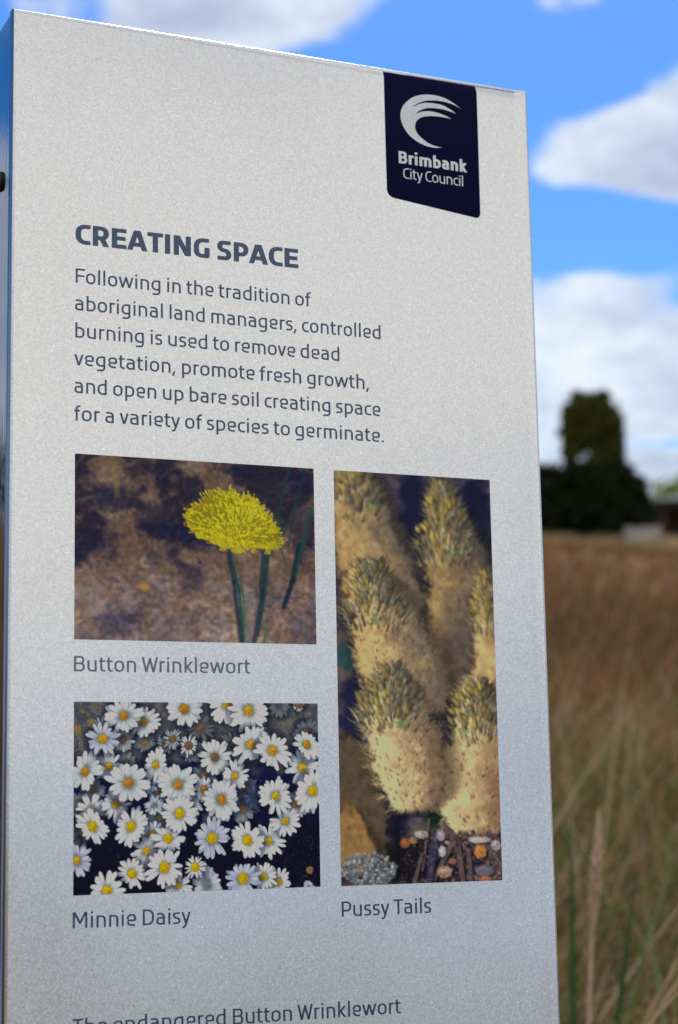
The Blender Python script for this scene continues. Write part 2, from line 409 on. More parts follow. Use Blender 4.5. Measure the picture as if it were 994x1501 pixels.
def tree(az, r, name, blobs, per, size, mat, trunk_h, tr, limbs, label, group=None, cat='tree'):
    root = tag(frame_at(az, r, name), label, cat, group)
    mb = MB()
    pts = [Vector((0, 0, -0.2)), Vector((0.06, 0.03, trunk_h * 0.35)), Vector((-0.05, 0.02, trunk_h * 0.7)), Vector((0.03, 0, trunk_h))]
    for i in range(3): mb.tube(pts[i], pts[i + 1], tr * (1 - 0.22 * i), tr * (1 - 0.22 * (i + 1)), 10, i == 0)
    for (bx, by, bz, *_) in limbs:
        st = Vector((0, 0, min(trunk_h * 0.8, bz * 0.55))); en = Vector((bx, by, bz)); md = (st + en) / 2 + Vector((bx * 0.15, by * 0.15, -0.1))
        mb.tube(st, md, tr * 0.45, tr * 0.28, 7, False); mb.tube(md, en, tr * 0.28, tr * 0.1, 7, False)
    mb.build('trunk', M_BARK, root, True)
    leaves('crown', blobs, per, size, mat, root)
    return root
# the dark rounded shrub mass: two shrubs grown together
b = [(-1.5, 0, 1.6, 1.9, 1.5, 1.85, 1), (-3.0, 0.2, 1.5, 1.5, 1.4, 1.7, .8), (0.1, 0, 1.9, 1.6, 1.3, 1.6, 1), (-0.6, -0.2, 1.0, 2.6, 1.3, 1.1, 1)]
b += [(-2.4, 0, 2.2, 1.5, 1.2, 1.25, .8), (-0.2, 0, 2.3, 1.6, 1.2, 1.15, .8)]
b = [(q[0], q[1], q[2] + .35, *q[3:]) for q in b]
tree(32.0, 87.0, 'evergreen_shrub', b, 8000, 0.16, M_DARKLEAF, 1.6, 0.14, b[:3], 'wide black green shrub mass at the foot of the tall tree', None, 'shrub')
b = [(0.0, 0, 1.6, 1.35, 1.2, 1.85, 1), (0.45, 0.1, 1.1, 1.15, 1.0, 1.3, 1), (0.1, 0, 2.3, 1.15, 1.1, 1.25, 1)]
b = [(q[0], q[1], q[2] + .35, *q[3:]) for q in b]
tree(33.05, 86.0, 'evergreen_shrub', b, 7000, 0.15, M_DARKLEAF, 1.4, 0.12, b, 'dark rounded shrub at the right end of the black green mass', None, 'shrub')
# the tall tree: column with a ragged top and two sky gaps low down
b = [(-0.25, 0, 6.0, 1.05, 1.0, 0.85, 1.2), (-0.75, 0, 5.2, 0.75, 0.8, 0.95, .9), (0.45, 0.1, 5.7, 0.95, 0.8, 0.85, 1), (0.05, 0, 5.2, 0.9, 0.8, 0.6, .7),
     (1.05, 0, 4.6, 0.45, 0.6, 0.95, .55), (-1.0, 0, 4.15, 0.42, 0.6, 0.75, .45), (0.35, 0.1, 3.9, 0.42, 0.5, 0.6, .35), (0.85, 0, 3.9, 0.6, 0.6, 0.85, 1.0), (0.25, 0, 3.5, 0.6, 0.7, 0.6, .9), (-.3, 0, 4.7, .8, .6, .55, .8), (-0.55, 0, 4.55, 0.4, 0.5, 0.4, .25), (1.2, 0, 5.35, .3, .4, .35, .18), (-1.1, 0, 6.0, .28, .4, .3, .15), (0.55, 0, 6.75, .4, .4, .28, .2), (-0.6, 0, 6.85, .3, .4, .22, .14)]
b = [(q[0] * 1.04, q[1], q[2] * 1.02 + .5, q[3] * 1.03, q[4], q[5], q[6]) for q in b]
tree(32.32, 88.5, 'columnar_tree', b, 2900, 0.13, M_TREELEAF, 4.2, 0.2, b[:7], 'tall narrow dark green tree rising above the black shrubs')
# olive green trees further back at the right edge
def round_tree(az, r, h, wd, label, mat=None, group=None):
    b = [(0, 0, h * .68, wd * .5, wd * .5, h * .33, 1), (-wd * .28, 0, h * .55, wd * .34, wd * .4, h * .26, .7), (wd * .3, 0.2, h * .52, wd * .33, wd * .4, h * .25, .7), (0.1 * wd, -.2, h * .45, wd * .42, wd * .4, h * .2, .7)]
    return tree(az, r, 'broadleaf_tree', b, 2600, 0.03 * h + 0.05, mat or M_OLIVE, h * .55, h * .03, b, label, group)
round_tree(35.0, 118, 8.3, 7.5, 'olive green tree behind the grey roofed house')
round_tree(34.3, 128, 8.9, 4.5, 'smaller olive green tree just left of the grey roof')
# trees of the far crest to the left, seen in the polished side of the sign
for k, (az, r, h, wd, lb) in enumerate([(-16, 96, 7.0, 7, 'spreading dark tree left of the sign on the crest'), (-12.5, 99, 5.8, 6, 'lower dark tree beside the spreading one left of the sign'), (-24, 104, 7.5, 8, 'broad tree furthest left along the crest')]):
    round_tree(az, r, h, wd, lb, M_TREELEAF)

M_ROOF = simple('grey_roof_sheet', (0.05, 0.06, 0.06), 0.9, 0, 0.2, 2)
M_TILE = simple('terracotta_tile', (0.22, 0.085, 0.05), 0.8, 0, 0.3, 3)
M_CREAM = simple('cream_render', (0.62, 0.56, 0.50), 0.8, 0, 0.08, 1)
M_BRICK = simple('dark_brick', (0.06, 0.04, 0.035), 0.85, 0, 0.3, 4)
M_WHITE = simple('white_render', (0.36, 0.34, 0.32), 0.7, 0, 0.1, 3)
M_GLASS = simple('window_glass', (0.02, 0.025, 0.03), 0.08, 0, 0.1, 1)
M_FRAME = simple('window_frame_paint', (0.7, 0.7, 0.68), 0.5, 0, 0.05, 1)
def house(az, r, yaw, x0, x1, dep, wall_h, roof_h, name, wm, rm, label, wins, open_left=None, z_off=0.0):
    root = tag(frame_at(az, r, name), label, 'house'); root.rotation_euler.z += math.radians(yaw); root.location.z += z_off
    mb = MB()
    if open_left:                      # carport bay: posts and a shaded recess at the left end
        xa = open_left
        mb.box(xa, x1, 0, dep, -2.5, wall_h); mb.box(x0, xa, dep * .6, dep, -2.5, wall_h - .003)
        pb = MB(); pb.box(x0 + .05, x0 + .25, .05, .25, -2.5, wall_h - .006); pb.build('post', M_BRICK, root)
    else: mb.box(x0, x1, 0, dep, -2.5, wall_h)
    mb.build('wall', wm, root)
    rf = MB(); e = 0.45; zr = wall_h + roof_h
    rf.add([(x0 - e, -e, wall_h - .05), (x1 + e, -e, wall_h - .05), (x1 + e, dep + e, wall_h - .05), (x0 - e, dep + e, wall_h - .05),
            (x0 + dep * .45, dep / 2, zr), (x1 - dep * .45, dep / 2, zr),
            (x0 - e, -e, wall_h + .12), (x1 + e, -e, wall_h + .12), (x1 + e, dep + e, wall_h + .12), (x0 - e, dep + e, wall_h + .12)],
           [(0, 3, 2, 1), (0, 1, 7, 6), (1, 2, 8, 7), (2, 3, 9, 8), (3, 0, 6, 9), (6, 7, 5, 4), (7, 8, 5), (8, 9, 4, 5), (9, 6, 4)])
    ro = rf.build('roof', rm, root)
    gb = MB()
    for i in range(int((x1 - x0 + 2 * e) / 0.6)):   # sheet ribs on the front slope
        xx = x0 - e + 0.3 + i * 0.6
        t = min(1, (xx - (x0 - e)) / (dep * .45 + e), ((x1 + e) - xx) / (dep * .45 + e))
        gb.tube((xx, -e, wall_h + .14), (xx, -e + (dep / 2 + e) * t, wall_h + .14 + (roof_h - .12) * t), .03, .03, 4)
    gb.build('roof_rib', rm, ro)
    for (wx, wz, ww, wh) in wins:
        fm = MB(); a = 0.06
        fm.box(wx, wx + ww, -.05, -.003, wz, wz + a); fm.box(wx, wx + ww, -.05, -.003, wz + wh - a, wz + wh)
        fm.box(wx, wx + a, -.052, -.003, wz + a, wz + wh - a); fm.box(wx + ww - a, wx + ww, -.052, -.003, wz + a, wz + wh - a); fm.box(wx + ww / 2 - .03, wx + ww / 2 + .03, -.045, -.003, wz + a, wz + wh - a)
        wo = fm.build('window', M_FRAME, root)
        gl = MB(); gl.box(wx + a, wx + ww - a, -.02, -.004, wz + a, wz + wh - a); gl.build('pane', M_GLASS, wo)
    return root
house(34.3, 97, 0, 0.0, 13, 7, 3.0, 1.5, 'house', M_BRICK, M_ROOF, 'low dark house under a grey metal roof at the right edge', [(6, 1, 1.6, 1.1), (9.5, 1, 1.6, 1.1)], open_left=4.5, z_off=.35)
house(34.0, 175, 0, 0.4, 15, 8, 9.6, 2.2, 'house', M_CREAM, M_TILE, 'pale distant house with a red tiled roof beyond the olive trees', [(2, 6.4, 1.6, 1.2), (6, 6.4, 1.6, 1.2), (10, 6.4, 1.6, 1.2)], z_off=1.0)
# short pale garden wall with a coping and end piers
root = tag(frame_at(33.75, 84.5, 'garden_wall'), 'short pale rendered wall low on the crest right of the shrubs', 'wall')
mb = MB(); mb.box(-.5, .5, 0, .22, -.3, .96); mb.build('wall_panel', M_WHITE, root)
mb = MB(); mb.box(-.52, .52, -.03, .25, 0.963, 1.02); mb.build('coping', M_WHITE, root)
for sx in (-1, 1):
    mb = MB(); mb.box(sx * 0.66 - .14, sx * 0.66 + .14, -.04, .26, -.3, 1.0); mb.box(sx * 0.66 - .17, sx * 0.66 + .17, -.07, .29, 1.003, 1.05); mb.build('pier', M_WHITE, root)

# ------------------------------------------------------------------ lettering: a squared humanist sans drawn as centre-line strokes
def rnd(pts, r, closed=False):
    """polyline with rounded corners; r one radius or a list (x radius = y radius)"""
    n = len(pts); rs = r if isinstance(r, (list, tuple)) else [r] * n; out = []
    P = [np.array(q, float) for q in pts]
    for i in range(n):
        if not closed and i in (0, n - 1): out.append(P[i]); continue
        a, b, c = P[i - 1], P[i], P[(i + 1) % n]
        la, lc = np.linalg.norm(a - b), np.linalg.norm(c - b)
        q = min(rs[i], la * (0.5 if (closed or i > 1) else 1), lc * (0.5 if (closed or i < n - 2) else 1))
        if q < 0.5: out.append(b); continue
        s, e = b + (a - b) / la * q, b + (c - b) / lc * q
        for k in range(7):               # superelliptic corner: fuller than a circle
            t = k / 6; m = 0.62
            out.append((1 - t) ** 3 * s + 3 * (1 - t) ** 2 * t * (s + (b - s) * m) + 3 * (1 - t) * t * t * (e + (b - e) * m) + t ** 3 * e)
    if closed: out.append(out[0])
    return [tuple(q) for q in out]

def glyph(ch, w, hw, bold):
    """returns (width, list of (points, closed, (ymin,ymax)))  units: cap height 100"""
    h, v = w / 2, hw / 2; X = 76.0 if bold else 74.0; A = 105.0; T = X - v; B = v; D = -29.0
    k = (w - 12.5) * 0.75; P = []
    def s(pts, r=0, closed=False, clip=(-60, 120)): P.append((rnd(pts, r, closed) if r else [tuple(map(float, q)) for q in pts], closed, clip))
    def W(x): return x + k
    if ch == 'o': q = W(61); s([(h, T), (q - h, T), (q - h, B), (h, B)], 30, True)
    elif ch == 'n': q = W(57); s([(h, 0), (h, X)]); s([(h, T), (q - h, T), (q - h, 0)], 22)
    elif ch == 'h': q = W(57); s([(h, 0), (h, A)]); s([(h, T), (q - h, T), (q - h, 0)], 22)
    elif ch == 'm':
        q = W(93) + k * .6; c = q / 2; s([(h, 0), (h, X)]); s([(h, T), (c, T), (c, 0)], 18); s([(c - 4, T), (q - h, T), (q - h, 0)], 20)
    elif ch == 'u': q = W(57); s([(q - h, 0), (q - h, X)]); s([(q - h, B), (h, B), (h, X)], 22)
    elif ch == 'r': q = W(31) + 4; s([(h, 0), (h, X)]); s([(h, T - 16), (h, T), (q, T)], 18); 
    elif ch == 'i': q = w; s([(h, 0), (h, X)]); s([(h, X + 14), (h, X + 14 + (17 if bold else 13))])
    elif ch == 'l': q = w; s([(h, 0), (h, A)])
    elif ch == 't': q = W(40); x = 8 + h; s([(x, 93), (x, B), (q, B)], 17); s([(0, T), (q - 1, T)])
    elif ch == 'f': q = W(40); x = 10 + h; s([(q, A - v), (x, A - v), (x, 0)], 17); s([(0, T), (q - 3, T)])
    elif ch == 'a':
        q = W(54); s([(4, T), (q - h, T), (q - h, 0)], 20); m = 43 + (v - 5.5) * .2
        s([(q - h, m), (h, m), (h, B), (q - h, B)], [0, 17, 17, 0])
    elif ch in 'bdpqg':
        q = W(59); L, Rr = h, q - h
        if ch in 'bp': s([(L, D if ch == 'p' else 0), (L, A if ch == 'b' else X)]); s([(L, T), (Rr, T), (Rr, B), (L, B)], [0, 27, 27, 0])
        elif ch == 'd': s([(Rr, 0), (Rr, A)]); s([(Rr, T), (L, T), (L, B), (Rr, B)], [0, 27, 27, 0])
        else:
            s([(Rr, T), (L, T), (L, B + 3), (Rr, B + 3)], [0, 27, 25, 0])
            s([(Rr, X), (Rr, D + v), (7, D + v)], 18)
    elif ch == 'e': q = W(58); s([(q - 7, B), (h, B), (h, T), (q - h, T), (q - h, 35), (h, 35)], [0, 26, 26, 24, 5, 0])
    elif ch == 'c': q = W(48); s([(q, T), (h, T), (h, B), (q, B)], [0, 26, 26, 0])
    elif ch == 's':
        q = W(47); s([(q - 3, T), (h, T), (h, 40.5), (q - h, 35.5), (q - h, B), (2, B)], [0, 17, 15, 15, 17, 0])
    elif ch == 'k':
        q = W(54); s([(h, 0), (h, A)]); s([(h, 39), (h + 9, 39), (q - h * 1.1 + 4, X + 6)], 0, False, (0, X)); s([(h + 8 + k * .3, 42), (q - h * .9 + 3, -5)], 0, False, (0, X))
    elif ch == 'v': q = W(56); s([(h * .9 - 3, X + 8), (q / 2, -1.5), (q - h * .9 + 3, X + 8)], 0, False, (0, X))
    elif ch == 'w': q = W(96); a = h * .9; s([(a - 2, X + 8), (q * .27, 0), (q * .5, X - 1), (q * .73, 0), (q - a + 2, X + 8)], 0, False, (0, X))
    elif ch == 'y': q = W(57); s([(h * .9 - 3, X + 8), (q * .5, 3)], 0, False, (0, X)); s([(q - h * .9 + 3, X + 8), (q * .5 + 1, 4), (q * .36, D + v), (4, D + v)], [0, 30, 13, 0], False, (-60, X))
    elif ch == ',': q = 18; s([(14, 16), (1, -24)], 0, False, (-19, 12.5))
    elif ch == '.': q = w + 1; s([(h, 0), (h, 14)])
    elif ch == ' ': q = 13.0
    else:
        T, B = 100 - v, v
        if ch == 'F': q = W(60); s([(h, 0), (h, 100)]); s([(h, T), (q, T)]); s([(h, 50), (q - 5, 50)])
        elif ch == 'E': q = W(60); s([(h, 0), (h, 100)]); s([(h, T), (q, T)]); s([(h, B), (q, B)]); s([(h, 50.5), (q - 4, 50.5)])
        elif ch == 'B':
            q = W(66); s([(h, 0), (h, 100)]); s([(h, T), (q - h - 3, T), (q - h - 3, 52), (h, 52)], [0, 19, 19, 0]); s([(h, 52), (q - h, 52), (q - h, B), (h, B)], [0, 20, 20, 0])
        elif ch == 'P': q = W(64); s([(h, 0), (h, 100)]); s([(h, T), (q - h, T), (q - h, 39), (h, 39)], [0, 26, 26, 0])
        elif ch == 'R': q = W(68); s([(h, 0), (h, 100)]); s([(h, T), (q - h - 2, T), (q - h - 2, 41), (h, 41)], [0, 26, 26, 0]); s([(q * .52, 44), (q - h * .9, -6)], 0, False, (0, 60))
        elif ch == 'D': q = W(70); s([(h, 0), (h, 100)]); s([(h, T), (q - h, T), (q - h, B), (h, B)], [0, 36, 36, 0])
        elif ch == 'C': q = W(60); s([(q, T), (h, T), (h, B), (q, B)], [0, 34, 34, 0])
        elif ch == 'G': q = W(68); s([(q - 3, T), (h, T), (h, B), (q - h, B), (q - h, 53)], [0, 34, 34, 0, 0]); 
        elif ch == 'S': q = W(60); s([(q - 3, T), (h, T), (h, 53), (q - h, 47), (q - h, B), (1, B)], [0, 22, 20, 20, 22, 0])
        elif ch == 'A': q = W(78) + k * .3; s([(h * .8 - 3, -8), (q / 2 - h * .35, 100 - v * .4), (q / 2 + h * .35, 100 - v * .4), (q - h * .8 + 3, -8)], 0, False, (0, 100)); s([(q * .24, 29), (q * .76, 29)])
        elif ch == 'T': q = W(66); s([(q / 2, 0), (q / 2, 100)]); s([(0, T), (q, T)])
        elif ch == 'I': q = w; s([(h, 0), (h, 100)])
        elif ch == 'N': q = W(74); s([(h, 0), (h, 100)]); s([(q - h, 0), (q - h, 100)]); s([(h * .9, 108), (q - h * .9, -8)], 0, False, (0, 100))
        elif ch == 'M': q = W(88); s([(h, 0), (h, 100)]); s([(q - h, 0), (q - h, 100)]); s([(h * .9, 106), (q / 2, 32), (q - h * .9, 106)], 0, False, (0, 100))
        elif ch == 'W': q = W(100); a = h * .9; s([(a - 2, 108), (q * .27, 0), (q * .5, 90), (q * .73, 0), (q - a + 2, 108)], 0, False, (0, 100))
        else: raise ValueError(ch)
    return q, P
BEAR = {'o': (7, 7), 'a': (7.5, 11), 'b': (11, 7), 'c': (7, 3), 'd': (7, 11), 'e': (7, 6.5), 'f': (3.5, 2), 'g': (7, 11), 'h': (11, 10), 'i': (11, 11), 'k': (11, 2), 'l': (11, 11),
        'm': (11, 10), 'n': (11, 10), 'p': (11, 7), 'r': (11, 2.5), 's': (6, 6), 't': (3.5, 3), 'u': (10, 11), 'v': (2.5, 2.5), 'w': (3, 3), 'y': (2.5, 2.5), ',': (3, 10), '.': (8, 8), ' ': (6, 6),
        'A': (2.5, 2.5), 'B': (12, 7), 'C': (8, 3), 'D': (12, 8), 'E': (12, 6), 'F': (12, 0), 'G': (8, 11), 'I': (12, 12), 'M': (12, 12), 'N': (12, 12), 'P': (12, 4), 'R': (12, 4), 'S': (6, 6), 'T': (3, 0), 'W': (3, 1)}
_gc = {}
def glyph_mesh(ch, w, hw, bold, cell):
    key = (ch, w, hw, cell)
    if key in _gc: return _gc[key]
    q, P = glyph(ch, w, hw, bold)
    V, F = [], []
    if P:
        sy = w / hw; x0, y0 = -6.0, -34.0; nx, ny = int((q + 12) / cell) + 2, int(146 / cell) + 1
        gx = x0 + np.arange(nx) * cell; gy = y0 + np.arange(ny) * cell
        GX, GY = np.meshgrid(gx, gy, indexing='ij'); D = np.full(GX.shape, 1e3)
        for pts, closed, (c0, c1) in P:
            a = np.array(pts) * (1, sy); d = np.full(GX.shape, 1e3); Y = GY * sy
            for i in range(len(a) - 1):
                e = a[i + 1] - a[i]; L2 = e @ e + 1e-9
                t = np.clip(((GX - a[i][0]) * e[0] + (Y - a[i][1]) * e[1]) / L2, 0, 1)
                d = np.minimum(d, np.hypot(GX - a[i][0] - t * e[0], Y - a[i][1] - t * e[1]))
            d -= w / 2
            if not closed:
                for end, nb in ((a[0], a[1]), (a[-1], a[-2])):
                    u = (end - nb) / np.linalg.norm(end - nb)
                    pd = (GX - end[0]) * u[0] + (Y - end[1]) * u[1]
                    near = np.hypot(GX - end[0], Y - end[1]) < w * 0.95
                    d = np.where(near & (pd > -w * .4), np.maximum(d, pd), d)
            d = np.maximum(d, np.maximum(c0 * sy - Y, Y - c1 * sy))
            D = np.minimum(D, d)
        ins = D < 0
        full = ins[:-1, :-1] & ins[1:, :-1] & ins[:-1, 1:] & ins[1:, 1:]
        part = (ins[:-1, :-1] | ins[1:, :-1] | ins[:-1, 1:] | ins[1:, 1:]) & ~full
        for j in range(ny - 1):           # full cells merged into horizontal runs
            i = 0
            while i < nx - 1:
                if full[i, j]:
                    s0 = i
                    while i < nx - 1 and full[i, j]: i += 1
                    b = len(V); V += [(gx[s0], gy[j]), (gx[i], gy[j]), (gx[i], gy[j + 1]), (gx[s0], gy[j + 1])]; F.append((b, b + 1, b + 2, b + 3))
                else: i += 1
        for i, j in zip(*np.nonzero(part)):
            c = [(gx[i], gy[j], D[i, j]), (gx[i + 1], gy[j], D[i + 1, j]), (gx[i + 1], gy[j + 1], D[i + 1, j + 1]), (gx[i], gy[j + 1], D[i, j + 1])]
            poly = []
            for m in range(4):
                a_, b_ = c[m], c[(m + 1) % 4]
                if a_[2] < 0: poly.append(a_[:2])
                if (a_[2] < 0) != (b_[2] < 0):
                    t = a_[2] / (a_[2] - b_[2]); poly.append((a_[0] + (b_[0] - a_[0]) * t, a_[1] + (b_[1] - a_[1]) * t))
            if len(poly) >= 3:
                b = len(V); V += poly; F.append(tuple(range(b, b + len(poly))))
    _gc[key] = (q, V, F); return _gc[key]
def text_line(txt, x0, x1, base, cap, mat, parent, bold=False, yoff=-0.00025, w=12.3, hw=11.0, sp=1.0, name='text_line'):
    """one printed line; x0,x1 outer ends, base = baseline (mm in the sign's face, y down), cap height in mm"""
    if bold: w, hw = 25.0, 19.5
    pen = 0; items = []
    for i, ch in enumerate(txt):
        q, V, F = glyph_mesh(ch, w, hw, bold, 2.3)
        lb, rb = BEAR[ch]; m = sp * (0.72 if bold else 1.0)
        if i: pen += lb * m
        items.append((pen, V, F)); pen += q
        if i < len(txt) - 1: pen += rb * m
        if ch == ' ': pen += 4 if bold else 0
    k = cap / 100; sx = (x1 - x0) / (pen * k)
    print('line', txt[:16], 'stretch %.3f' % sx)
    vv, ff = [], []
    for px, V, F in items:
        b = len(vv)
        vv += [((x0 + (px + a) * k * sx) / 1000, yoff, SIGN_Z - (base - c * k) / 1000) for a, c in V]
        ff += [tuple(i + b for i in f) for f in F]
    return mesh_obj(name, vv, ff, mat, parent)

# ------------------------------------------------------------------ the sign
SIGN = tag(empty('information_sign', (0, 0, 0)), 'tall silver metal information sign with wildflower photographs and dark blue corner badge', 'sign')
XL, XR, ZT, DEP = -0.298, 0.2088, SIGN_Z + 0.424, 0.105
def flake_metal(name, base, rough, metal, flake):
    m, t, p = new_mat(name)
    co = t.n('ShaderNodeTexCoord').outputs['Object']
    vo = t.n('ShaderNodeTexVoronoi', i_Scale=1150.0, i_Vector=co)
    v2 = t.n('ShaderNodeTexVoronoi', i_Scale=760.0, i_Vector=co)
    nrm = t.n('ShaderNodeNewGeometry').outputs['Normal']
    r1 = t.vmath('SUBTRACT', vo.outputs['Color'], (0.5, 0.5, 0.5)); r2 = t.vmath('SUBTRACT', v2.outputs['Color'], (0.5, 0.5, 0.5))
    tilt = t.vmath('ADD', t.vmath('SCALE', r1, scale=flake), t.vmath('SCALE', r2, scale=flake * 0.6))
    wave = t.vmath('SCALE', t.vmath('SUBTRACT', t.noise(co, 3.4, 3, 0.5, 0.0, 'Color'), (0.5, 0.5, 0.5)), scale=0.15)
    t.put(p.inputs['Normal'], t.vmath('NORMALIZE', t.vmath('ADD', nrm, t.vmath('ADD', wave, tilt))))
    sp = t.n('ShaderNodeSeparateColor', i_0=vo.outputs['Color']).outputs[0]
    s2 = t.n('ShaderNodeSeparateColor', i_0=v2.outputs['Color'])
    g = t.math('ADD', t.math('MULTIPLY', t.math('SUBTRACT', sp, 0.5), 0.13), t.math('MULTIPLY', t.math('SUBTRACT', s2.outputs[1], 0.5), 0.15))
    spark = t.smooth(s2.outputs[2], 0.982, 1.0, 0.0, 0.22)
    g = t.math('ADD', t.math('ADD', 1.0, g), spark)
    smear = t.noise(co, 5.0, 4, 0.6)
    g = t.math('MULTIPLY', g, t.math('ADD', 0.94, t.math('ADD', t.math('MULTIPLY', smear, 0.07), t.math('MULTIPLY', t.noise(t.vmath('MULTIPLY', co, (1, 1, 0.12)), 38.0, 4, 0.65), 0.05))))
    t.put(p.inputs['Base Color'], t.vmath('SCALE', base, scale=g))
    tintmix = t.mix(0.035, t.vmath('SCALE', base, scale=g), t.vmath('MULTIPLY', v2.outputs['Color'], (0.9, 0.9, 0.9)))
    t.put(p.inputs['Base Color'], tintmix)
    p.inputs['Roughness'].default_value = rough; p.inputs['Metallic'].default_value = metal
    return m
M_SILVER = flake_metal('silver_flake_paint', (0.635, 0.65, 0.665), 0.27, 0.78, 0.042)
m, t, p = new_mat('polished_side_panel'); M_SIDE = m
co = t.n('ShaderNodeTexCoord').outputs['Object']
p.inputs['Base Color'].default_value = (0.20, 0.215, 0.235, 1); p.inputs['Metallic'].default_value = 1.0; p.inputs['Roughness'].default_value = 0.06
bn = t.noise(t.vmath('MULTIPLY', co, (1, 30, 2.2)), 4.0, 4, 0.6)
t.put(p.inputs['Normal'], t.n('ShaderNodeBump', i_Strength=0.12, i_Distance=0.004, i_Height=bn).outputs[0])
M_DARKGAP = simple('dark_gasket', (0.02, 0.022, 0.028), 0.6)
M_RUBBER = simple('black_rubber', (0.012, 0.012, 0.014), 0.55)

# folded front sheet: one profile swept round the left, top and right edges
def fold_section(n=7, r=0.0032, ret=0.010):
    """(inset from the outer edge, depth) pairs from the flat face round to the return"""
    return [(r * (1 - math.sin(a)), r * (1 - math.cos(a))) for a in [math.pi / 2 * i / n for i in range(n + 1)]] + [(0.0, ret)]
sec = fold_section()
def outline(ins, top_extra=0.0):
    return [(XL + ins, 0.0), (XL + ins, ZT - ins - top_extra), (XR - ins, ZT - ins - top_extra), (XR - ins, 0.0)]
V, F = [], []
rings = []
# a very shallow crown along the top edge, deeper towards the right, as the sheet is slightly dished where it was folded
o0 = outline(sec[0][0])
xs = np.linspace(XL + sec[0][0], XR - sec[0][0], 160)
def dish(x): return 0.0004 + min(1.0, max(0.0, (XR - 0.0035 - x) / 0.010)) * 0.0004 + min(1.0, max(0.0, (XR - 0.0035 - x) / 0.010)) * 0.0085 * max(0.0, min(1.0, (x - XL) / (XR - XL))) ** 1.3
face_rows = []
zt = ZT - sec[0][0]
row_top = [(x, 0.00012 + dish(x) * 0.32, zt) for x in xs]
row_mid = [(x, dish(x) * 0.16, zt - dish(x) * 0.5) for x in xs]
row_dn = [(x, 0.0, zt - dish(x)) for x in xs]
row_b = [(x, 0.0, 0.05) for x in xs]
def strip(a, b):
    s = len(V); V.extend(a); V.extend(b); n = len(a)
    for i in range(n - 1): F.append((s + i, s + n + i, s + n + i + 1, s + i + 1))
strip(row_top, row_mid); strip(row_mid, row_dn); strip(row_dn, row_b)
off = 0.00012 + dish(XR) * 0.32
for k in range(len(sec) - 1):
    (i0, d0), (i1, d1) = sec[k], sec[k + 1]
    # left, right
    for s, X in ((1, XL), (-1, XR)):
        ytop0 = 0.0; b = len(V)
        q = [(X + s * i0, d0, 0.05), (X + s * i1, d1, 0.05), (X + s * i1, d1, ZT - i1), (X + s * i0, d0, ZT - i0)]
        V.extend(q); F.append((b, b + 1, b + 2, b + 3) if s < 0 else (b, b + 3, b + 2, b + 1))
    b = len(V); n = 160
    xa = np.linspace(XL + i0, XR - i0, n); xb = np.linspace(XL + i1, XR - i1, n)
    e = 1 - k / (len(sec) - 1); e1 = 1 - (k + 1) / (len(sec) - 1)
    V.extend([(x, d0 + (0.00012 + dish(x) * .32) * e, ZT - i0) for x in xa]); V.extend([(x, d1 + (0.00012 + dish(x) * .32) * e1, ZT - i1) for x in xb])
    for i in range(n - 1): F.append((b + i, b + i + 1, b + n + i + 1, b + n + i))
fp = mesh_obj('front_panel', V, F, M_SILVER, SIGN)
bm_ = fp.data
import bmesh
bm = bmesh.new(); bm.from_mesh(bm_); bmesh.ops.remove_doubles(bm, verts=bm.verts, dist=2e-5); bmesh.ops.recalc_face_normals(bm, faces=bm.faces); bm.to_mesh(bm_); bm.free()
bm_.polygons.foreach_set('use_smooth', np.ones(len(bm_.polygons), bool))
bm_.set_sharp_from_angle(angle=math.radians(35))
# the left fold and return in a darker metal, blue sky reflection put into its colour
m, t, p = new_mat('sky_toned_edge'); p.inputs['Base Color'].default_value = (0.21, 0.235, 0.27, 1); p.inputs['Metallic'].default_value = 1.0; p.inputs['Roughness'].default_value = 0.28
bm_.materials.append(m)
for pl in bm_.polygons:
    if pl.normal.x < -0.62 and pl.center.x < XL + 0.01: pl.material_index = 1
# body behind the front sheet
mb = MB(); mb.box(XL + .0022, XR - .0022, .0101, .0125, .05, ZT - .0022); mb.build('gasket', M_DARKGAP, SIGN)
for s, X in ((1, XL), (-1, XR)):
    mb = MB(); a, b = sorted((X + s * .0012, X + s * .0035)); mb.box(a, b, .0128, DEP - .012, .05, ZT - .0012); mb.build('side_panel', M_SIDE, SIGN)
mb = MB(); mb.box(XL + .0037, XR - .0037, .0128, DEP - .012, ZT - .004, ZT - .0014); mb.build('top_cap', M_SIDE, SIGN)
mb = MB(); mb.box(XL, XR, DEP - .0115, DEP, .05, ZT); bp = mb.build('back_panel', M_SILVER, SIGN)
mb = MB(); mb.box(XL - .02, XR + .02, -.015, DEP + .015, -.25, .049); mb.build('base_plinth', M_DARKGAP, SIGN)
# black rubber plug with a domed head on the left side
for zz in (SIGN_Z + 0.282, SIGN_Z - 0.75):
    V, F = [], []; n = 20; prof = [(0.0088, 0.0), (0.0088, 0.0015), (0.0072, 0.0034), (0.0040, 0.0046), (0.0012, 0.005)]
    for (r_, o_) in prof:
        for i in range(n):
            a = 2 * math.pi * i / n; V.append((XL + .0011 - o_, .043 + r_ * math.cos(a), zz + r_ * math.sin(a)))
    for k in range(len(prof) - 1):
        for i in range(n): F.append((k * n + i, k * n + (i + 1) % n, (k + 1) * n + (i + 1) % n, (k + 1) * n + i))
    F.append(tuple(range(4 * n, 5 * n)))
    mesh_obj('plug', V, F, M_RUBBER, SIGN, True)

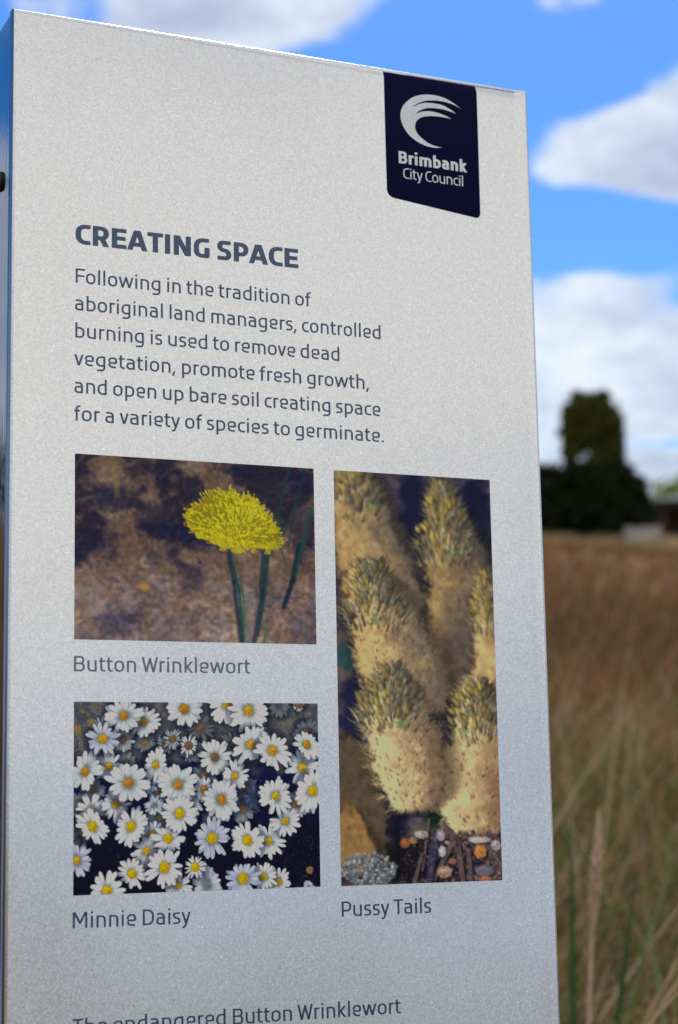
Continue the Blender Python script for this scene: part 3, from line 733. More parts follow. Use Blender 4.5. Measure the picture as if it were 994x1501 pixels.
# ------------------------------------------------------------------ printing
def ink(name, c, rough=0.3, spec=0.75):
    m, t, p = new_mat(name); co = t.n('ShaderNodeTexCoord').outputs['Object']
    nz = t.noise(co, 900, 2, 0.6); n2 = t.noise(co, 60, 4, 0.6)
    f = t.math('ADD', t.math('MULTIPLY', nz, .6), t.math('MULTIPLY', n2, .4))
    t.put(p.inputs['Base Color'], t.ramp(f, [(0.3, tuple(x * .8 for x in c)), (0.7, tuple(min(1, x * 1.25) for x in c))]))
    p.inputs['Roughness'].default_value = rough; p.inputs['Specular IOR Level'].default_value = spec
    return m
M_INK = ink('slate_blue_ink', (0.014, 0.056, 0.145))
M_INK2 = ink('grey_caption_ink', (0.14, 0.16, 0.19))
M_NAVY = ink('navy_badge_film', (0.0003, 0.0004, 0.034), 0.14, 0.05)
M_PALE = ink('pale_badge_print', (0.74, 0.82, 0.90), 0.4)
BODY = ['Following in the tradition of', 'aboriginal land managers, controlled', 'burning is used to remove dead', 'vegetation, promote fresh growth,', 'and open up bare soil creating space', 'for a variety of species to germinate.']
ENDS = [(-241.6, -23.9), (-242.1, 44.8), (-241.7, 3.2), (-242.4, 31.9), (-242.3, 42.9), (-242.5, 45.6)]
tl = text_line('CREATING SPACE', -241.9, -35.6, -220.0, 17.6, M_INK, SIGN, bold=True, name='title_lettering')
for i, (s_, (a, b)) in enumerate(zip(BODY, ENDS)):
    text_line(s_, a, b, -185.6 + 23.93 * i, 12.6, M_INK, SIGN)
text_line('Button Wrinklewort', -241.7, -86.2, 144.4, 12.6, M_INK2, SIGN, name='caption')['label'] = 'lighter grey caption'
text_line('Minnie Daisy', -241.8, -141.6, 351.1, 12.7, M_INK, SIGN, name='caption')
text_line('Pussy Tails', -4.4, 81.2, 351.1, 12.7, M_INK, SIGN, name='caption')
text_line('The endangered Button Wrinklewort', -241.8, 49.5, 434.5, 12.6, M_INK, SIGN)

# navy badge: film wrapped on the corner of the face, slanted foot, round lower corners
def bx_(x, v, y=-0.00025): return (x / 1000, y, SIGN_Z - v / 1000)
def film_y(x, v):     # follows the dished top edge of the sheet
    d = dish(x / 1000) * 1000; z = v + 424.0 - sec[0][0] * 1000
    return (0.0 if z >= d else (0.16 * d * (d - z) / (d * .5) if z > d * .5 else (0.16 * d + (0.12 + 0.32 * d - 0.16 * d) * (1 - z / (d * .5))))) / 1000
def round_poly(pts, rads, n=8):
    out = []
    for i in range(len(pts)):
        a, b, c = (np.array(pts[i - 1], float), np.array(pts[i], float), np.array(pts[(i + 1) % len(pts)], float))
        if rads[i] == 0: out.append(tuple(b)); continue
        s = b + (a - b) / np.linalg.norm(a - b) * rads[i]; e = b + (c - b) / np.linalg.norm(c - b) * rads[i]
        for k in range(n + 1):
            t = k / n; out.append(tuple((1 - t) ** 2 * s + 2 * t * (1 - t) * b + t * t * e))
    return out
BT = -420.9
bot = round_poly([(54.4, -380), (54.9, -298.6), (152.4, -288.2), (152.6, -380)], [0, 8.0, 6.0, 0])
cols = np.linspace(54.4, 152.6, 15)
V, F = [], []
rows = [BT, -418, -415.5, -410, -404, -396, -380]
ztop = sec[0][0] * 1000 - 424.0
for k, v in enumerate(rows):
    for x in cols:
        if k < 3: v_ = ztop + dish(x / 1000) * 1000 * (0.02, 0.5, 1.0)[k]
        else: v_ = v
        V.append((x / 1000, film_y(x, v_) - 0.00025, SIGN_Z - v_ / 1000))
for r_ in range(len(rows) - 1):
    for i in range(14): F.append((r_ * 15 + i, (r_ + 1) * 15 + i, (r_ + 1) * 15 + i + 1, r_ * 15 + i + 1))
b = len(V); V += [bx_(*q) for q in bot]
base_row = (len(rows) - 1) * 15
F.append(tuple(range(b, b + len(bot))))
badge = mesh_obj('corner_badge', V, F, M_NAVY, SIGN)
sw = MB()
def curve(P, n=10):
    P = [np.array(q, float) for q in P]; Q = [2 * P[0] - P[1]] + P + [2 * P[-1] - P[-2]]; out = []
    for i in range(1, len(Q) - 2):
        for k in range(n):
            t = k / n; out.append(tuple(0.5 * ((2 * Q[i]) + (-Q[i - 1] + Q[i + 1]) * t + (2 * Q[i - 1] - 5 * Q[i] + 4 * Q[i + 1] - Q[i + 2]) * t * t + (-Q[i - 1] + 3 * Q[i] - 3 * Q[i + 1] + Q[i + 2]) * t ** 3)))
    out.append(tuple(P[-1])); return out
outer = curve([(135.5, -394.5), (124.9, -400.3), (115.5, -403.4), (106.1, -404.2), (96.6, -403.3), (87.1, -400.4), (79.5, -395.5), (73.2, -388.4), (70.7, -380.6), (71.0, -374.5), (74.1, -367.1), (79.5, -360.8), (86.8, -356.1), (95.1, -353.1), (104.5, -352.1), (113.6, -353.3)], 6)
inner = curve([(113.6, -353.3), (106.4, -353.9), (98.0, -356.3), (90.7, -361.0), (86.6, -365.7), (85.5, -370.4), (87.4, -375.9), (92.2, -380.1), (97.9, -382.1), (105.4, -383.3), (114.9, -383.7), (124.4, -383.1)], 6)
low_ = curve([(124.4, -383.1), (116.9, -385.8), (108.4, -387.3), (100.8, -387.5), (93.3, -386.0), (86.4, -382.8)], 6)
l2 = curve([(86.4, -382.8), (90.5, -386.5), (98.1, -390.0), (105.7, -391.3), (115.1, -391.5), (122.7, -390.5), (129.5, -389.0)], 6)
l3 = curve([(129.5, -389.0), (123.7, -392.4), (115.3, -395.4), (107.7, -396.0), (101.1, -395.8), (92.6, -394.0), (82.6, -388.4)], 6)
l4 = curve([(82.6, -388.4), (88.8, -393.3), (96.4, -397.0), (103.1, -398.5), (111.6, -399.3), (120.1, -399.0), (128.7, -397.3), (135.5, -394.5)], 6)
loop = outer[:-1] + inner[:-1] + low_[:-1] + l2[:-1] + l3[:-1] + l4[:-1]
from mathutils.geometry import tessellate_polygon
tri = tessellate_polygon([[Vector((a, c, 0)) for a, c in loop]])
mesh_obj('swoosh_emblem', [bx_(a, c, -0.00036) for a, c in loop], [tuple(q) for q in tri], M_PALE, badge)
text_line('Brimbank', 67.6, 139.2, -332.2, 11.8, M_PALE, badge, bold=True, yoff=-0.00036, name='badge_lettering')
text_line('City Council', 72.0, 134.8, -317.9, 10.2, M_PALE, badge, yoff=-0.00036, w=11.5, hw=10, sp=.75, name='badge_lettering')

# ------------------------------------------------------------------ the three printed photographs: painted here in memory, laid down as coloured flat print
pr = np.random.default_rng(21)
class Canvas:
    """an RGB canvas (display values 0..1) over w x h millimetres at k pixels per mm"""
    def __init__(s, w, h, k): s.w, s.h, s.k = w, h, k; s.W, s.H = int(round(w * k)), int(round(h * k)); s.a = np.zeros((s.H, s.W, 3), np.float32)
    def grid(s): return np.meshgrid((np.arange(s.W) + .5) / s.k, (np.arange(s.H) + .5) / s.k)
    def win(s, x0, y0, x1, y1):
        i0, i1 = max(0, int(x0 * s.k)), min(s.W, int(x1 * s.k) + 2); j0, j1 = max(0, int(y0 * s.k)), min(s.H, int(y1 * s.k) + 2)
        if i0 >= i1 or j0 >= j1: return None
        X, Y = np.meshgrid((np.arange(i0, i1) + .5) / s.k, (np.arange(j0, j1) + .5) / s.k)
        return (slice(j0, j1), slice(i0, i1)), X, Y
    def blend(s, sl, m, c): s.a[sl] += (np.asarray(c, np.float32) - s.a[sl]) * m[..., None]
def fbm(W, H, cell, octv=5, rough=0.55, ax=1.0, seed=None):
    r = pr; out = np.zeros((H, W)); amp = 1; tot = 0
    for o in range(octv):
        cx, cy = max(1.0, cell * ax / 2 ** o), max(1.0, cell / 2 ** o)
        nx, ny = int(W / cx) + 3, int(H / cy) + 3
        g_ = r.random((ny, nx)); x = np.arange(W) / cx; y = np.arange(H) / cy
        xi, yi = x.astype(int), y.astype(int); xf, yf = x - xi, y - yi
        xf = xf * xf * (3 - 2 * xf); yf = yf * yf * (3 - 2 * yf)
        a = g_[yi][:, xi] * (1 - xf) + g_[yi][:, xi + 1] * xf; b = g_[yi + 1][:, xi] * (1 - xf) + g_[yi + 1][:, xi + 1] * xf
        out += amp * (a * (1 - yf)[:, None] + b * yf[:, None]); tot += amp; amp *= rough
    return out / tot
def sst(x, a, b): t = np.clip((x - a) / (b - a), 0, 1); return t * t * (3 - 2 * t)
def blur(a, r):
    r = int(r)
    if r < 1: return a
    for ax in (0, 1):
        for _ in range(2):
            p_ = np.pad(a, [(r + 1, r) if i == ax else (0, 0) for i in range(a.ndim)], 'edge'); c = np.cumsum(p_, ax, dtype=np.float64)
            n = a.shape[ax]; hi = np.take(c, np.arange(2 * r + 1, 2 * r + 1 + n), ax); lo = np.take(c, np.arange(0, n), ax)
            a = ((hi - lo) / (2 * r + 1)).astype(np.float32)
    return a
def C3(*c): return np.array(c, np.float32) / 255
def stroke(cv, x0, y0, x1, y1, w0, w1, col, alpha=1.0, soft=0.25, bend=0.0):
    """tapered, slightly bent stroke"""
    mx, my = (x0 + x1) / 2 - (y1 - y0) * bend, (y0 + y1) / 2 + (x1 - x0) * bend
    m = max(w0, w1) + soft
    q = cv.win(min(x0, x1, mx) - m, min(y0, y1, my) - m, max(x0, x1, mx) + m, max(y0, y1, my) + m)
    if q is None: return
    sl, X, Y = q; best = np.full(X.shape, -9.0)
    P = [(x0, y0), (mx, my), (x1, y1)]
    for k in range(2):
        ax, ay = P[k]; dx, dy = P[k + 1][0] - ax, P[k + 1][1] - ay
        t = np.clip(((X - ax) * dx + (Y - ay) * dy) / (dx * dx + dy * dy + 1e-9), 0, 1); tt = (k + t) / 2
        best = np.maximum(best, (w0 + (w1 - w0) * tt) / 2 - np.hypot(X - ax - t * dx, Y - ay - t * dy))
    cv.blend(sl, np.clip(best / soft + 0.5, 0, 1) * alpha, col)
def disc(cv, x, y, rx, ry, col, alpha=1.0, soft=0.5, rot=0.0, noise=0.0):
    m = max(rx, ry) + soft; q = cv.win(x - m, y - m, x + m, y + m)
    if q is None: return
    sl, X, Y = q; c, s_ = math.cos(rot), math.sin(rot); U = (X - x) * c + (Y - y) * s_; V_ = -(X - x) * s_ + (Y - y) * c
    d = np.sqrt((U / rx) ** 2 + (V_ / ry) ** 2 + 1e-9)
    if noise: a = np.arctan2(V_, U); d = d * (1 + noise * np.sin(a * 5 + x) * np.sin(a * 3 + y))
    cv.blend(sl, np.clip((1 - d) * min(rx, ry) / soft + 0.5, 0, 1) * alpha, col)

def paint_daisies():
    cv = Canvas(217.6, 155.8, 4.0); W_, H_ = cv.W, cv.H; X, Y = cv.grid()
    n1 = fbm(W_, H_, 90); n2 = fbm(W_, H_, 22, 4, .6); n3 = fbm(W_, H_, 9, 3, .7)
    navy = C3(4, 2, 74); black = C3(2, 2, 26); top = C3(74, 76, 88); brn = C3(98, 84, 78)
    ty = sst(Y / 155.8 + (n1 - .5) * .35, .20, .42); by = sst(Y / 155.8 + (n1 - .5) * .3 + (X / 217) * .1, .55, .8)
    a = top + (brn - top) * sst(n2, .45, .62)[..., None] * 0.8; a = a * (0.72 + .6 * n3[..., None])
    a = a + (navy * (.6 + .7 * n2[..., None]) - a) * ty[..., None]; a = a + (black - a) * (by * .85)[..., None]
    mott = sst(n3, .58, .75) * sst(X, 165, 205) * sst(Y, 95, 125); a = a + (C3(60, 90, 62) - a) * (mott * .55)[..., None]
    mott = sst(n2, .52, .64) * (1 - ty) * .5; a = a + (C3(120, 128, 120) - a) * mott[..., None]
    cv.a[:] = a
    # out-of-focus grey green leaves and stems between the flowers
    for i in range(700):
        x, y = pr.uniform(0, 217), pr.uniform(0, 130) * pr.uniform(.4, 1) ; L = pr.uniform(3, 9); t = pr.uniform(0, 6.28)
        stroke(cv, x, y, x + L * math.cos(t), y + L * math.sin(t), pr.uniform(.5, 1.6), .3, C3(*(np.array([92, 118, 104]) * pr.uniform(.5, 1.35))), .45, .6, pr.uniform(-.3, .3))
    for (x0, y0, x1, y1) in ((52, 16, 62, 32), (58, 22, 52, 46), (52, 40, 44, 58), (55, 34, 56, 54), (60, 20, 66, 38), (53, 30, 46, 44)):
        stroke(cv, x0, y0, x1, y1, 1.9, 1.2, C3(96, 120, 104), .9, .5, .1)
        for k in range(9):
            t = k / 9; px, py = x0 + (x1 - x0) * t, y0 + (y1 - y0) * t; an = pr.uniform(0, 6.28)
            stroke(cv, px, py, px + 3 * math.cos(an), py + 3 * math.sin(an), 1.0, .4, C3(104, 130, 112), .8, .4)
    for i in range(60):
        x, y = pr.uniform(150, 216), pr.uniform(95, 150); t = pr.uniform(0, 6.28); stroke(cv, x, y, x + 3 * math.cos(t), y + 3 * math.sin(t), .7, .2, C3(58, 92, 62), .5, .5)
    FL = [(24.4, 30.5, 6.2, 15.5, 1), (42.5, 11.4, 5.7, 18.8, 2), (9.7, 57.1, 5.5, 18.4, 2), (29.4, 53.1, 5.0, 13.7, 1), (46.5, 66.3, 6.0, 21.3, 2), (41.9, 31.7, 4.4, 11.3, 4), (16.0, 101.1, 6.4, 16.6, 0), (15.3, 87.7, 2.5, 14.1, 0), (48.8, 101.8, 6.2, 17.5, 0), (89.9, 68.3, 5.8, 19.2, 2), (91.1, 92.1, 6.4, 16.6, 0), (80.8, 112.3, 6.3, 15.2, 0), (66.9, 108.6, 4.4, 12.6, 0), (77.6, 135.5, 6.9, 18.3, 0), (49.6, 139.9, 6.0, 15.5, 0), (28.3, 152.6, 6.1, 18.4, 0), (85.0, 30.6, 5.1, 10.3, 4), (77.9, 36.0, 4.5, 8.9, 4), (99.1, 36.0, 5.8, 10.3, 3), (95.4, 5.7, 6.5, 16.8, 2), (14.5, 17.4, 3.7, 4.2, 4), (2.2, 22.8, 4.3, 4.9, 4), (88.9, 150.5, 4.1, 14.0, 0), (68.9, 85.0, 1.3, 9.5, 5), (62.6, 67.0, 1.3, 10.1, 5), (133.4, 1.2, 5.9, 18.5, 1), (153.2, 6.6, 6.4, 20.0, 1), (109.0, 21.5, 7.8, 14.3, 6), (154.9, 35.6, 6.0, 19.9, 1), (174.8, 40.5, 6.4, 19.5, 1), (206.7, 35.7, 5.7, 15.0, 2), (202.3, 54.9, 5.7, 18.3, 0), (211.5, 74.8, 6.8, 20.4, 0), (122.5, 45.8, 5.5, 17.0, 3), (112.6, 72.4, 5.2, 11.7, 2), (128.1, 81.3, 6.3, 18.9, 2), (177.0, 78.7, 5.1, 17.4, 0), (195.7, 85.7, 5.1, 16.2, 1), (119.4, 113.0, 7.2, 18.1, 0), (151.1, 115.3, 6.8, 17.1, 0), (170.1, 116.3, 5.0, 16.6, 0), (104.4, 136.2, 5.8, 10.9, 0), (146.6, 146.7, 7.2, 17.7, 0), (165.4, 145.8, 4.6, 13.2, 0), (178.6, 150.4, 4.7, 14.6, 0), (199.8, 0.7, 6.1, 7.5, 3), (157.0, 79.0, 0.7, 11.9, 7), (180.8, 1.5, 0.7, 12.2, 6), (114.6, 150.8, 0.6, 17.4, 5), (182.0, 55.4, 4.3, 4.8, 4), (206.7, 156.2, 0.7, 6.7, 5), (181.7, 125.7, 1.6, 2.1, 4), (207.6, 141.6, 3.0, 3.5, 4)]
    FL = [(x, y, d, r * .97, k) for x, y, d, r, k in FL] + [(pr.uniform(4, 212), pr.uniform(6, 132) , pr.uniform(3.5, 5), pr.uniform(10, 14), 8) for _ in range(22)]
    FL += [(x_, y_, 4.8, 14.5, 1) for x_, y_ in ((60, 16), (3, 128), (140, 62), (100, 84), (186, 100), (36, 84), (70, 52), (62, 122))]
    order = sorted(FL, key=lambda f: ({6: -3, 8: -2.8, 7: -2.5, 5: -2, 4: -1, 3: -.5}.get(f[4], 0), f[2] * .6 + pr.uniform(0, .5)))
    white = C3(240, 251, 255); lilac = C3(196, 204, 234)
    for (x, y, d, r, k) in order:
        if k == 4 and r < d * 1.6:
            disc(cv, x, y, d, d * 1.1, C3(126, 110, 84), .9, 1.2, noise=.15)
            for i in range(40):
                t = pr.uniform(0, 6.28); q = d * math.sqrt(pr.random()); disc(cv, x + q * math.cos(t), y + q * math.sin(t), .6, .6, C3(*(np.array([168, 140, 84]) * pr.uniform(.5, 1.1))), .8, .4)
            continue
        npet = int(pr.integers(15, 20)) if k != 7 else 8
        base = {0: white, 1: white, 2: C3(226, 240, 244), 3: C3(228, 238, 236), 4: C3(170, 184, 186), 5: C3(196, 210, 226), 6: C3(124, 134, 142), 7: C3(78, 100, 152), 8: C3(*(np.array([150, 166, 176]) * pr.uniform(.6, 1.1)))}[k]
        if pr.random() < .06 and k < 2: base = lilac
        tilt = pr.uniform(0.66, 1.0); r = r * 1.02; ta = pr.uniform(0, 3.14); ph = pr.uniform(0, 6.28)
        # shade beneath the flower
        disc(cv, x + .6, y + 1.4, r * 1.02, r * .98, C3(4, 6, 34), .5, 5)
        for lay in (0, 1):
            idx = list(range(npet)); pr.shuffle(idx)
            for i in idx:
                if lay == 0 and i % 2: continue
                t = ph + 6.283 * (i + pr.uniform(-.22, .22) + .5 * (lay == 0)) / npet
                L = r * pr.uniform(.80, 1.06) * (1 if lay else 1.0); 
                if pr.random() < .07: L *= .72
                wd = r * pr.uniform(.24, .31) * (1.1 if k == 2 else 1) * (.7 if r < d * 2 else 1)
                f_ = math.sqrt((math.cos(t - ta)) ** 2 + (tilt * math.sin(t - ta)) ** 2); L *= f_
                c_, s_ = math.cos(t), math.sin(t)
                q = cv.win(x + min(0, c_ * L) - wd, y + min(0, s_ * L) - wd, x + max(0, c_ * L) + wd, y + max(0, s_ * L) + wd)
                if q is None: continue
                sl, XX, YY = q; U = (XX - x) * c_ + (YY - y) * s_; bend = pr.uniform(-.12, .12); V_ = -(XX - x) * s_ + (YY - y) * c_ - bend * U * U / L
                u = np.clip(U / L, 0, 1)
                prof = wd * .5 * (0.42 + .62 * u ** .8) * np.sqrt(np.clip((1 - u ** 5.5), 0, 1))
                dd = np.where((U > 0) & (U < L), prof - np.abs(V_), -1.0)
                m_ = np.clip(dd / .28 + .35, 0, 1)
                edge = np.clip(dd / (.1 * wd + .12), 0, 1)
                vein = .5 + .5 * np.cos(V_ / wd * 15)
                lum = (.84 + .22 * sst(u, .1, .75)) * (.74 + .28 * edge) * (1 - .07 * vein) * pr.uniform(.86, 1.04) * (.84 if lay == 0 else 1) * (1 - .25 * (1 - sst(u, .22, .5)))
                colr = base[None, None] * lum[..., None]
                a_ = .97 if k < 6 else (.85 if k == 8 else .7)
                cv.a[sl] += (colr - cv.a[sl]) * (m_ * a_)[..., None]
        if d > 1.5 and k != 7:
            hue = {0: (250, 208, 14), 1: (244, 190, 30), 2: (224, 156, 44), 3: (150, 112, 84), 4: (150, 118, 80), 5: (220, 190, 60), 6: (128, 112, 96), 8: (170, 140, 60)}[k]
            disc(cv, x, y, d * .68, d * .66, C3(*[h_ * .62 for h_ in hue]), 1, .8)
            for i in range(int(26 * (d / 5) ** 2) + 10):
                t = i * 2.39996; q = d * .64 * math.sqrt((i + .5) / (26 * (d / 5) ** 2 + 10)); v_ = pr.uniform(.72, 1.1) * (1.04 - .18 * (q / d)) * (1 + .12 * math.cos(t + 2.2))
                disc(cv, x + q * math.cos(t), y + q * math.sin(t), .52, .52, np.clip(C3(*[h_ * v_ for h_ in hue]), 0, 1), .9, .45)
    return cv, cv.a

def paint_yellow():
    cv = Canvas(217.6, 155.8, 3.2); W_, H_ = cv.W, cv.H; X, Y = cv.grid()
    n1 = fbm(W_, H_, 110); n2 = fbm(W_, H_, 34, 4, .6, 1.6); n3 = fbm(W_, H_, 9, 3, .6); n4 = fbm(W_, H_, 50, 4, .6)
    brown = C3(108, 86, 72); tan = C3(142, 120, 100); dark = C3(34, 28, 52); deep = C3(18, 18, 58)
    a = brown + (tan - brown) * sst(n2, .42, .66)[..., None]
    a = a + (C3(98, 92, 104) - a) * (sst(Y, 75, 130) * .55 * sst(n4, .3, .6))[..., None]
    a = a + (dark - a) * (sst(n1 + n2 * .6, .74, .95) * (1 - .6 * sst(Y, 80, 120)) * .95)[..., None]
    for (x, y, rx, ry, al) in ((32, 36, 20, 15, .75), (14, 78, 22, 16, .5), (86, 62, 30, 9, .85), (108, 70, 20, 8, .7), (205, 14, 30, 12, .75), (150, 6, 30, 8, .6), (76, 15, 7, 13, .6), (36, 140, 26, 12, .35), (205, 60, 16, 28, .45), (70, 52, 18, 14, .5)):
        d = np.sqrt(((X - x) / rx) ** 2 + ((Y - y) / ry) ** 2) + (n2 - .5) * 1.3 + (n3 - .5) * .4; a = a + (deep - a) * ((1 - sst(d, .45, 1.15)) * al)[..., None]
    a *= (0.60 + .85 * n3)[..., None]; a = a * (1 + .3 * sst(Y, 60, 130))[..., None]
    cv.a[:] = a
    for i in range(420):   # blurred litter streaks
        x, y = pr.uniform(0, 217), pr.uniform(0, 156); t = pr.uniform(-1.1, .2) if pr.random() < .6 else pr.uniform(0, 3.14); L = pr.uniform(4, 18); v_ = pr.uniform(.4, 1.15)
        stroke(cv, x, y, x + L * math.cos(t), y + L * math.sin(t), pr.uniform(.8, 3), .6, C3(*(np.array([138, 112, 88]) * v_)), pr.uniform(.15, .5), 1.6)
    stroke(cv, 31, -2, 37, 34, 3.6, 5, C3(146, 120, 70), .5, 2.5); stroke(cv, 1, 98, 16, 150, 4, 7, C3(150, 128, 100), .5, 3)
    stroke(cv, 96, 24, 98, 0, 2.5, 2.5, C3(110, 90, 62), .4, 2)
    disc(cv, 60, 110, 6.2, 3.4, C3(190, 138, 70), .85, 1.6); disc(cv, 61, 111, 3, 1.6, C3(206, 160, 92), .7, 1.5); disc(cv, 20, 84, 4, 3, C3(140, 60, 50), .35, 2)
    cv.a = blur(cv.a, 2)
    # stems
    gr, gd = C3(26, 78, 74), C3(12, 34, 58)
    def stem(pts, w0, w1, c, al=.85, so=1.2):
        for k in range(len(pts) - 1): stroke(cv, *pts[k], *pts[k + 1], w0 + (w1 - w0) * k / (len(pts) - 1), w0 + (w1 - w0) * (k + 1) / (len(pts) - 1), c, al, so)
    stem([(186, 62), (183, 40), (190, 20), (194, 0)], 3.4, 2.2, C3(24, 66, 58), .8, 1.8); stem([(203, 70), (196, 100), (187, 124)], 5.5, 4, gd, .9, 2)
    stem([(214, 36), (206, 66), (198, 96)], 3, 3, gr, .8, 1.4); stem([(178, 44), (182, 62), (190, 90)], 2.2, 1.6, gr, .6, 1.4); stem([(208, 2), (200, 34), (192, 70)], 2.6, 2, C3(22, 56, 60), .7, 1.6)
    stem([(136.7, 78), (141.4, 104), (147, 156)], 4.6, 4.0, gd, .68, 2.4); stem([(138, 80), (146, 110), (149, 156)], 2.4, 2.4, gr, .85, 1); stem([(146, 92), (150, 120), (150, 156)], 2, 1.8, C3(40, 96, 70), .6, 1)
    stem([(172, 70), (168, 113), (159, 156)], 6.5, 4, gd, .68, 2.4); stem([(174, 76), (170, 110), (163, 150)], 2.2, 1.6, gr, .9, .9); stem([(168, 76), (165, 105), (166, 116)], 2, 1.4, C3(20, 60, 70), .8, .9)
    stem([(172, 136), (168, 156)], 2.4, 2.4, C3(70, 124, 74), .7, .9); stem([(156, 112), (151, 135), (156, 156)], 2.2, 2, C3(86, 128, 92), .45, 1.2); stem([(186, 120), (200, 136)], 1.6, 1, gr, .5, 1)
    for i in range(46): x = pr.uniform(150, 200); y = pr.uniform(112, 140); disc(cv, x, y, pr.uniform(.6, 1.8), pr.uniform(.5, 1), C3(*(np.array([40, 46, 62]) * pr.uniform(.6, 2))), .5, .7)
    # a soft reflection band across the lower print is left to the real light; the flower head:
    dome = [(95, 52), (99, 42), (106, 35), (119, 27), (132, 24.5), (145, 23.5), (157, 27), (166, 33), (175, 41), (182, 51), (186, 60), (183, 72), (172, 74), (158, 72), (146, 77), (138, 75), (130, 73), (122, 71), (112, 69), (102, 61)]
    XX, YY = X, Y; ins = np.zeros(X.shape, bool); P = curve(dome + [dome[0]], 6)
    rf = .93 + .055 * np.interp(np.arange(len(P)), np.arange(0, len(P) + 3, 3), pr.normal(0, 1, len(range(0, len(P) + 3, 3)))); rf[-1] = rf[0]
    P = [(143 + (q[0] - 143) * r_, 56 + (q[1] - 56) * r_) for q, r_ in zip(P, rf)]
    for k in range(len(P) - 1):
        (xa, ya), (xb, yb) = P[k], P[k + 1]
        if ya == yb: continue
        c_ = ((ya > YY) != (yb > YY)) & (XX < (xb - xa) * (YY - ya) / (yb - ya) + xa); ins ^= c_
    m_ = blur(ins.astype(np.float32), 2); cv.a += (C3(150, 140, 14) - cv.a) * m_[..., None]
    ox, oy = 143, 66
    L_ = []
    for i in range(1000):
        q = P[int(pr.integers(len(P) - 1))]; t = pr.uniform(.0, 1.12) ** .6; x, y = ox + (q[0] - ox) * t, oy + (q[1] - oy) * t; L_.append((t, x, y, q))
    L_.sort(key=lambda e: -e[0])
    for t, x, y, q in L_:
        dx, dy = q[0] - ox, q[1] - oy; n_ = math.hypot(dx, dy) + 1e-6; dx, dy = dx / n_, dy / n_; dx += pr.uniform(-.3, .3); dy += pr.uniform(-.3, .3)
        L = pr.uniform(2.2, 5.0); v_ = pr.uniform(.70, 1.15) * (.84 + .3 * (1 - (y - 24) / 54)); c_ = np.clip(C3(262 * v_, 246 * v_, 22 * v_ + 6), 0, 1)
        stroke(cv, x - dx * L * .6, y - dy * L * .6, x + dx * L * .4, y + dy * L * .4, .5, 1.25, C3(132 * v_, 120 * v_, 10), .6, .5)
        stroke(cv, x - dx * L * .5, y - dy * L * .5, x + dx * L * .5, y + dy * L * .5, .45, .95, c_, .95, .35, pr.uniform(-.2, .2))
        disc(cv, x + dx * L * .5, y + dy * L * .5, .75, .75, np.clip(c_ * 1.06, 0, 1), .9, .4)
    for k in range(0, len(P) - 1):      # curling tips round the rim
        q = P[k]
        if pr.random() < .75:
            dx, dy = q[0] - ox, q[1] - oy; n_ = math.hypot(dx, dy); dx, dy = dx / n_, dy / n_; s_ = pr.choice([-1, 1])
            pts = [(q[0], q[1])]; a_ = math.atan2(dy, dx)
            for j in range(6): a_ += s_ * .55; pts.append((pts[-1][0] + math.cos(a_) * .8, pts[-1][1] + math.sin(a_) * .8))
            c_ = C3(214 * pr.uniform(.8, 1.1), 192 * pr.uniform(.8, 1.1), 40)
            for j in range(6): stroke(cv, *pts[j], *pts[j + 1], .8, .7, np.clip(c_, 0, 1), .9, .35)
    for i in range(5):                  # stubby florets hanging below
        x = 131 + i * 10 + pr.uniform(-2, 2); y = 69 + pr.uniform(0, 5)
        for j in range(10): t = 1.57 + pr.uniform(-.7, .7); stroke(cv, x, y, x + 4.5 * math.cos(t), y + 4.5 * math.sin(t), .7, 1.3, C3(206 * pr.uniform(.8, 1.1), 188 * pr.uniform(.8, 1.1), 50), .9, .4)
    # scuffs
    for i in range(50): x, y = pr.uniform(70, 170), pr.uniform(55, 108); stroke(cv, x, y, x + pr.uniform(5, 22), y + pr.uniform(-.6, .8), .25, .2, C3(150, 150, 160), .3, .3)
    return cv, blur(cv.a, 1)

